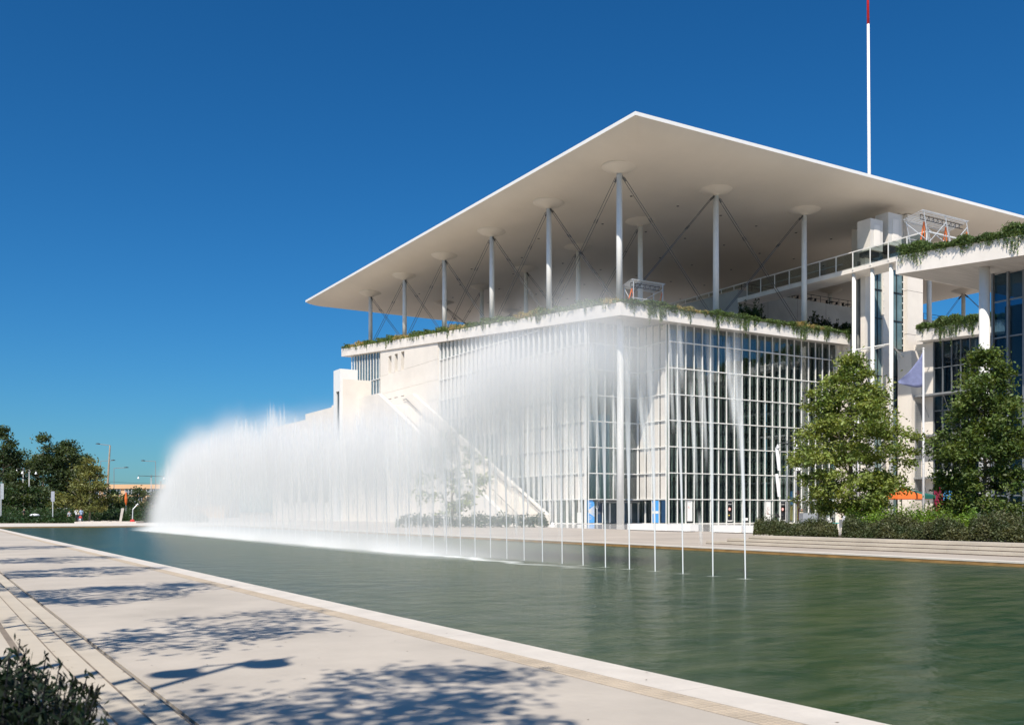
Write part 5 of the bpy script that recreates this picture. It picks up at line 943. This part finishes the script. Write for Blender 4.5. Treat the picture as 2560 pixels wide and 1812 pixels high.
def mist_material():
    m = bpy.data.materials.new('spray_mist'); t, ns, L = nodes(m); o = [n for n in ns if n.type == 'OUTPUT_MATERIAL'][0]; ns.remove(ns['Principled BSDF'])
    tc = N(t, 'ShaderNodeTexCoord'); sp = N(t, 'ShaderNodeSeparateXYZ'); L.new(tc.outputs['Object'], sp.inputs[0]); X, Y, Z = sp.outputs
    def mth(op, a, b=None, clamp=False, c=None):
        q = N(t, 'ShaderNodeMath', operation=op); q.use_clamp = clamp
        for i, vv in enumerate((a, b, c)):
            if vv is None: continue
            if isinstance(vv, (int, float)): q.inputs[i].default_value = vv
            else: L.new(vv, q.inputs[i])
        return q.outputs[0]
    def ss(v, a, b):
        mr = N(t, 'ShaderNodeMapRange'); mr.interpolation_type = 'SMOOTHSTEP'; L.new(v, mr.inputs[0]); mr.inputs[1].default_value = a; mr.inputs[2].default_value = b; return mr.outputs[0]
    cmb = N(t, 'ShaderNodeCombineXYZ'); L.new(mth('MULTIPLY', Y, 1.0), cmb.inputs[1]); L.new(mth('MULTIPLY', Z, .06), cmb.inputs[2]); L.new(mth('MULTIPLY', X, .3), cmb.inputs[0])
    n1 = N(t, 'ShaderNodeTexNoise'); n1.inputs['Scale'].default_value = .8; n1.inputs['Detail'].default_value = 3; L.new(cmb.outputs[0], n1.inputs[0])
    nzv = n1.outputs[0]
    # mean height of the plume tops, with peaks
    c2_ = N(t, 'ShaderNodeCombineXYZ'); L.new(Y, c2_.inputs[1]); n2 = N(t, 'ShaderNodeTexNoise'); n2.inputs['Scale'].default_value = .42; n2.inputs['Detail'].default_value = 1.5; L.new(c2_.outputs[0], n2.inputs[0])
    H = mth('ADD', mth('ADD', mth('ADD', 5.6, mth('ADD', mth('MULTIPLY', mth('SUBTRACT', 1, ss(Y, 24, 36)), 1.9), mth('MULTIPLY', ss(Y, 38, 58), 1.1))), mth('MULTIPLY', mth('SUBTRACT', n2.outputs[0], .5), 3.0)), mth('MULTIPLY', mth('SUBTRACT', nzv, .5), 4.0))
    h = mth('DIVIDE', Z, mth('MULTIPLY', H, mth('SUBTRACT', 1.0, mth('MULTIPLY', ss(Y, 72, 87), .75))))
    topf = mth('SUBTRACT', 1, ss(h, .62, 1.12))
    # lateral spread
    sg = mth('ADD', .3, mth('MULTIPLY', Z, .065)); cxn = mth('SUBTRACT', 16.2, mth('MULTIPLY', mth('MULTIPLY', mth('SUBTRACT', 7, Z), .11), ss(Y, 24, 34)))
    dx = mth('DIVIDE', mth('SUBTRACT', X, cxn), sg); lat = mth('POWER', 2.71828, mth('MULTIPLY', mth('MULTIPLY', dx, dx), -.5))
    cloud = mth('MULTIPLY', ss(Y, 21.5, 28), mth('ADD', .62, mth('MULTIPLY', ss(Z, .3, 3.5), .38)))      # general veil, thin near the surface at the right
    veil = mth('ADD', mth('MULTIPLY', cloud, mth('ADD', .62, mth('MULTIPLY', ss(Y, 30, 42), .38))), mth('MULTIPLY', mth('MULTIPLY', ss(Z, 4.0, 6.0), mth('MULTIPLY', ss(Y, 18.5, 22), mth('SUBTRACT', 1, ss(Y, 27, 34)))), 1.15))
    dens = mth('ADD', mth('MULTIPLY', veil, mth('ADD', .55, mth('MULTIPLY', nzv, .9))), mth('MULTIPLY', mth('MULTIPLY', ss(Z, 1.5, 5), ss(Y, 18, 22)), mth('MULTIPLY', nzv, .45)))
    ends = mth('MULTIPLY', ss(Y, 16, 18), mth('SUBTRACT', 1, ss(Y, 82, 87)))
    d = mth('MULTIPLY', mth('MULTIPLY', mth('MULTIPLY', dens, lat), mth('MULTIPLY', topf, ends)), MISTD)
    # spray thrown up where the water falls back
    bx_ = mth('DIVIDE', mth('SUBTRACT', X, 15.2), .8); base = mth('MULTIPLY', mth('POWER', 2.71828, mth('MULTIPLY', mth('MULTIPLY', bx_, bx_), -.5)), mth('POWER', 2.71828, mth('MULTIPLY', mth('ADD', Z, .14), -4.0)))
    d2 = mth('ADD', d, mth('MULTIPLY', mth('MULTIPLY', base, mth('MULTIPLY', ss(Y, 25, 34), ends)), .8))
    v = N(t, 'ShaderNodeVolumePrincipled'); v.inputs['Color'].default_value = (.998, .992, .985, 1); v.inputs['Anisotropy'].default_value = -.4; L.new(d2, v.inputs['Density']); L.new(v.outputs[0], o.inputs['Volume']); return m
MISTD = .7
M['mist'] = mist_material()
fm = MB().add([(13.7, 17, W0+.01), (18.0, 17, W0+.01), (18.0, 88, W0+.01), (13.7, 88, W0+.01), (14.2, 17, 8.9), (18.3, 17, 8.9), (18.3, 88, 8.9), (14.2, 88, 8.9)], [(0, 3, 2, 1), (4, 5, 6, 7), (0, 1, 5, 4), (1, 2, 6, 5), (2, 3, 7, 6), (3, 0, 4, 7)])
tag(fm.build('fountain_mist', 'mist'), 'soft white veil of spray round the row of water jets', 'mist', kind='stuff')

# fallen leaves and specks on the promenade
rng = np.random.default_rng(5); n = 150; yy = 2.5+rng.random(n)**1.6*24; xx = rng.uniform(.6, 5.5, n)-.012*(yy-5); zz_ = np.where(xx > 1.5, .004, np.where(xx > 1.12, .126, np.where(xx > .83, .246, .366)))
P = np.column_stack([xx, yy, zz_]); me_ = leaf_mesh('fallen_leaves', P, .016, 'bark', rng, up=60)
tag(link('fallen_leaves', me_), 'small dry leaves scattered over the promenade and steps', 'leaves', kind='stuff')
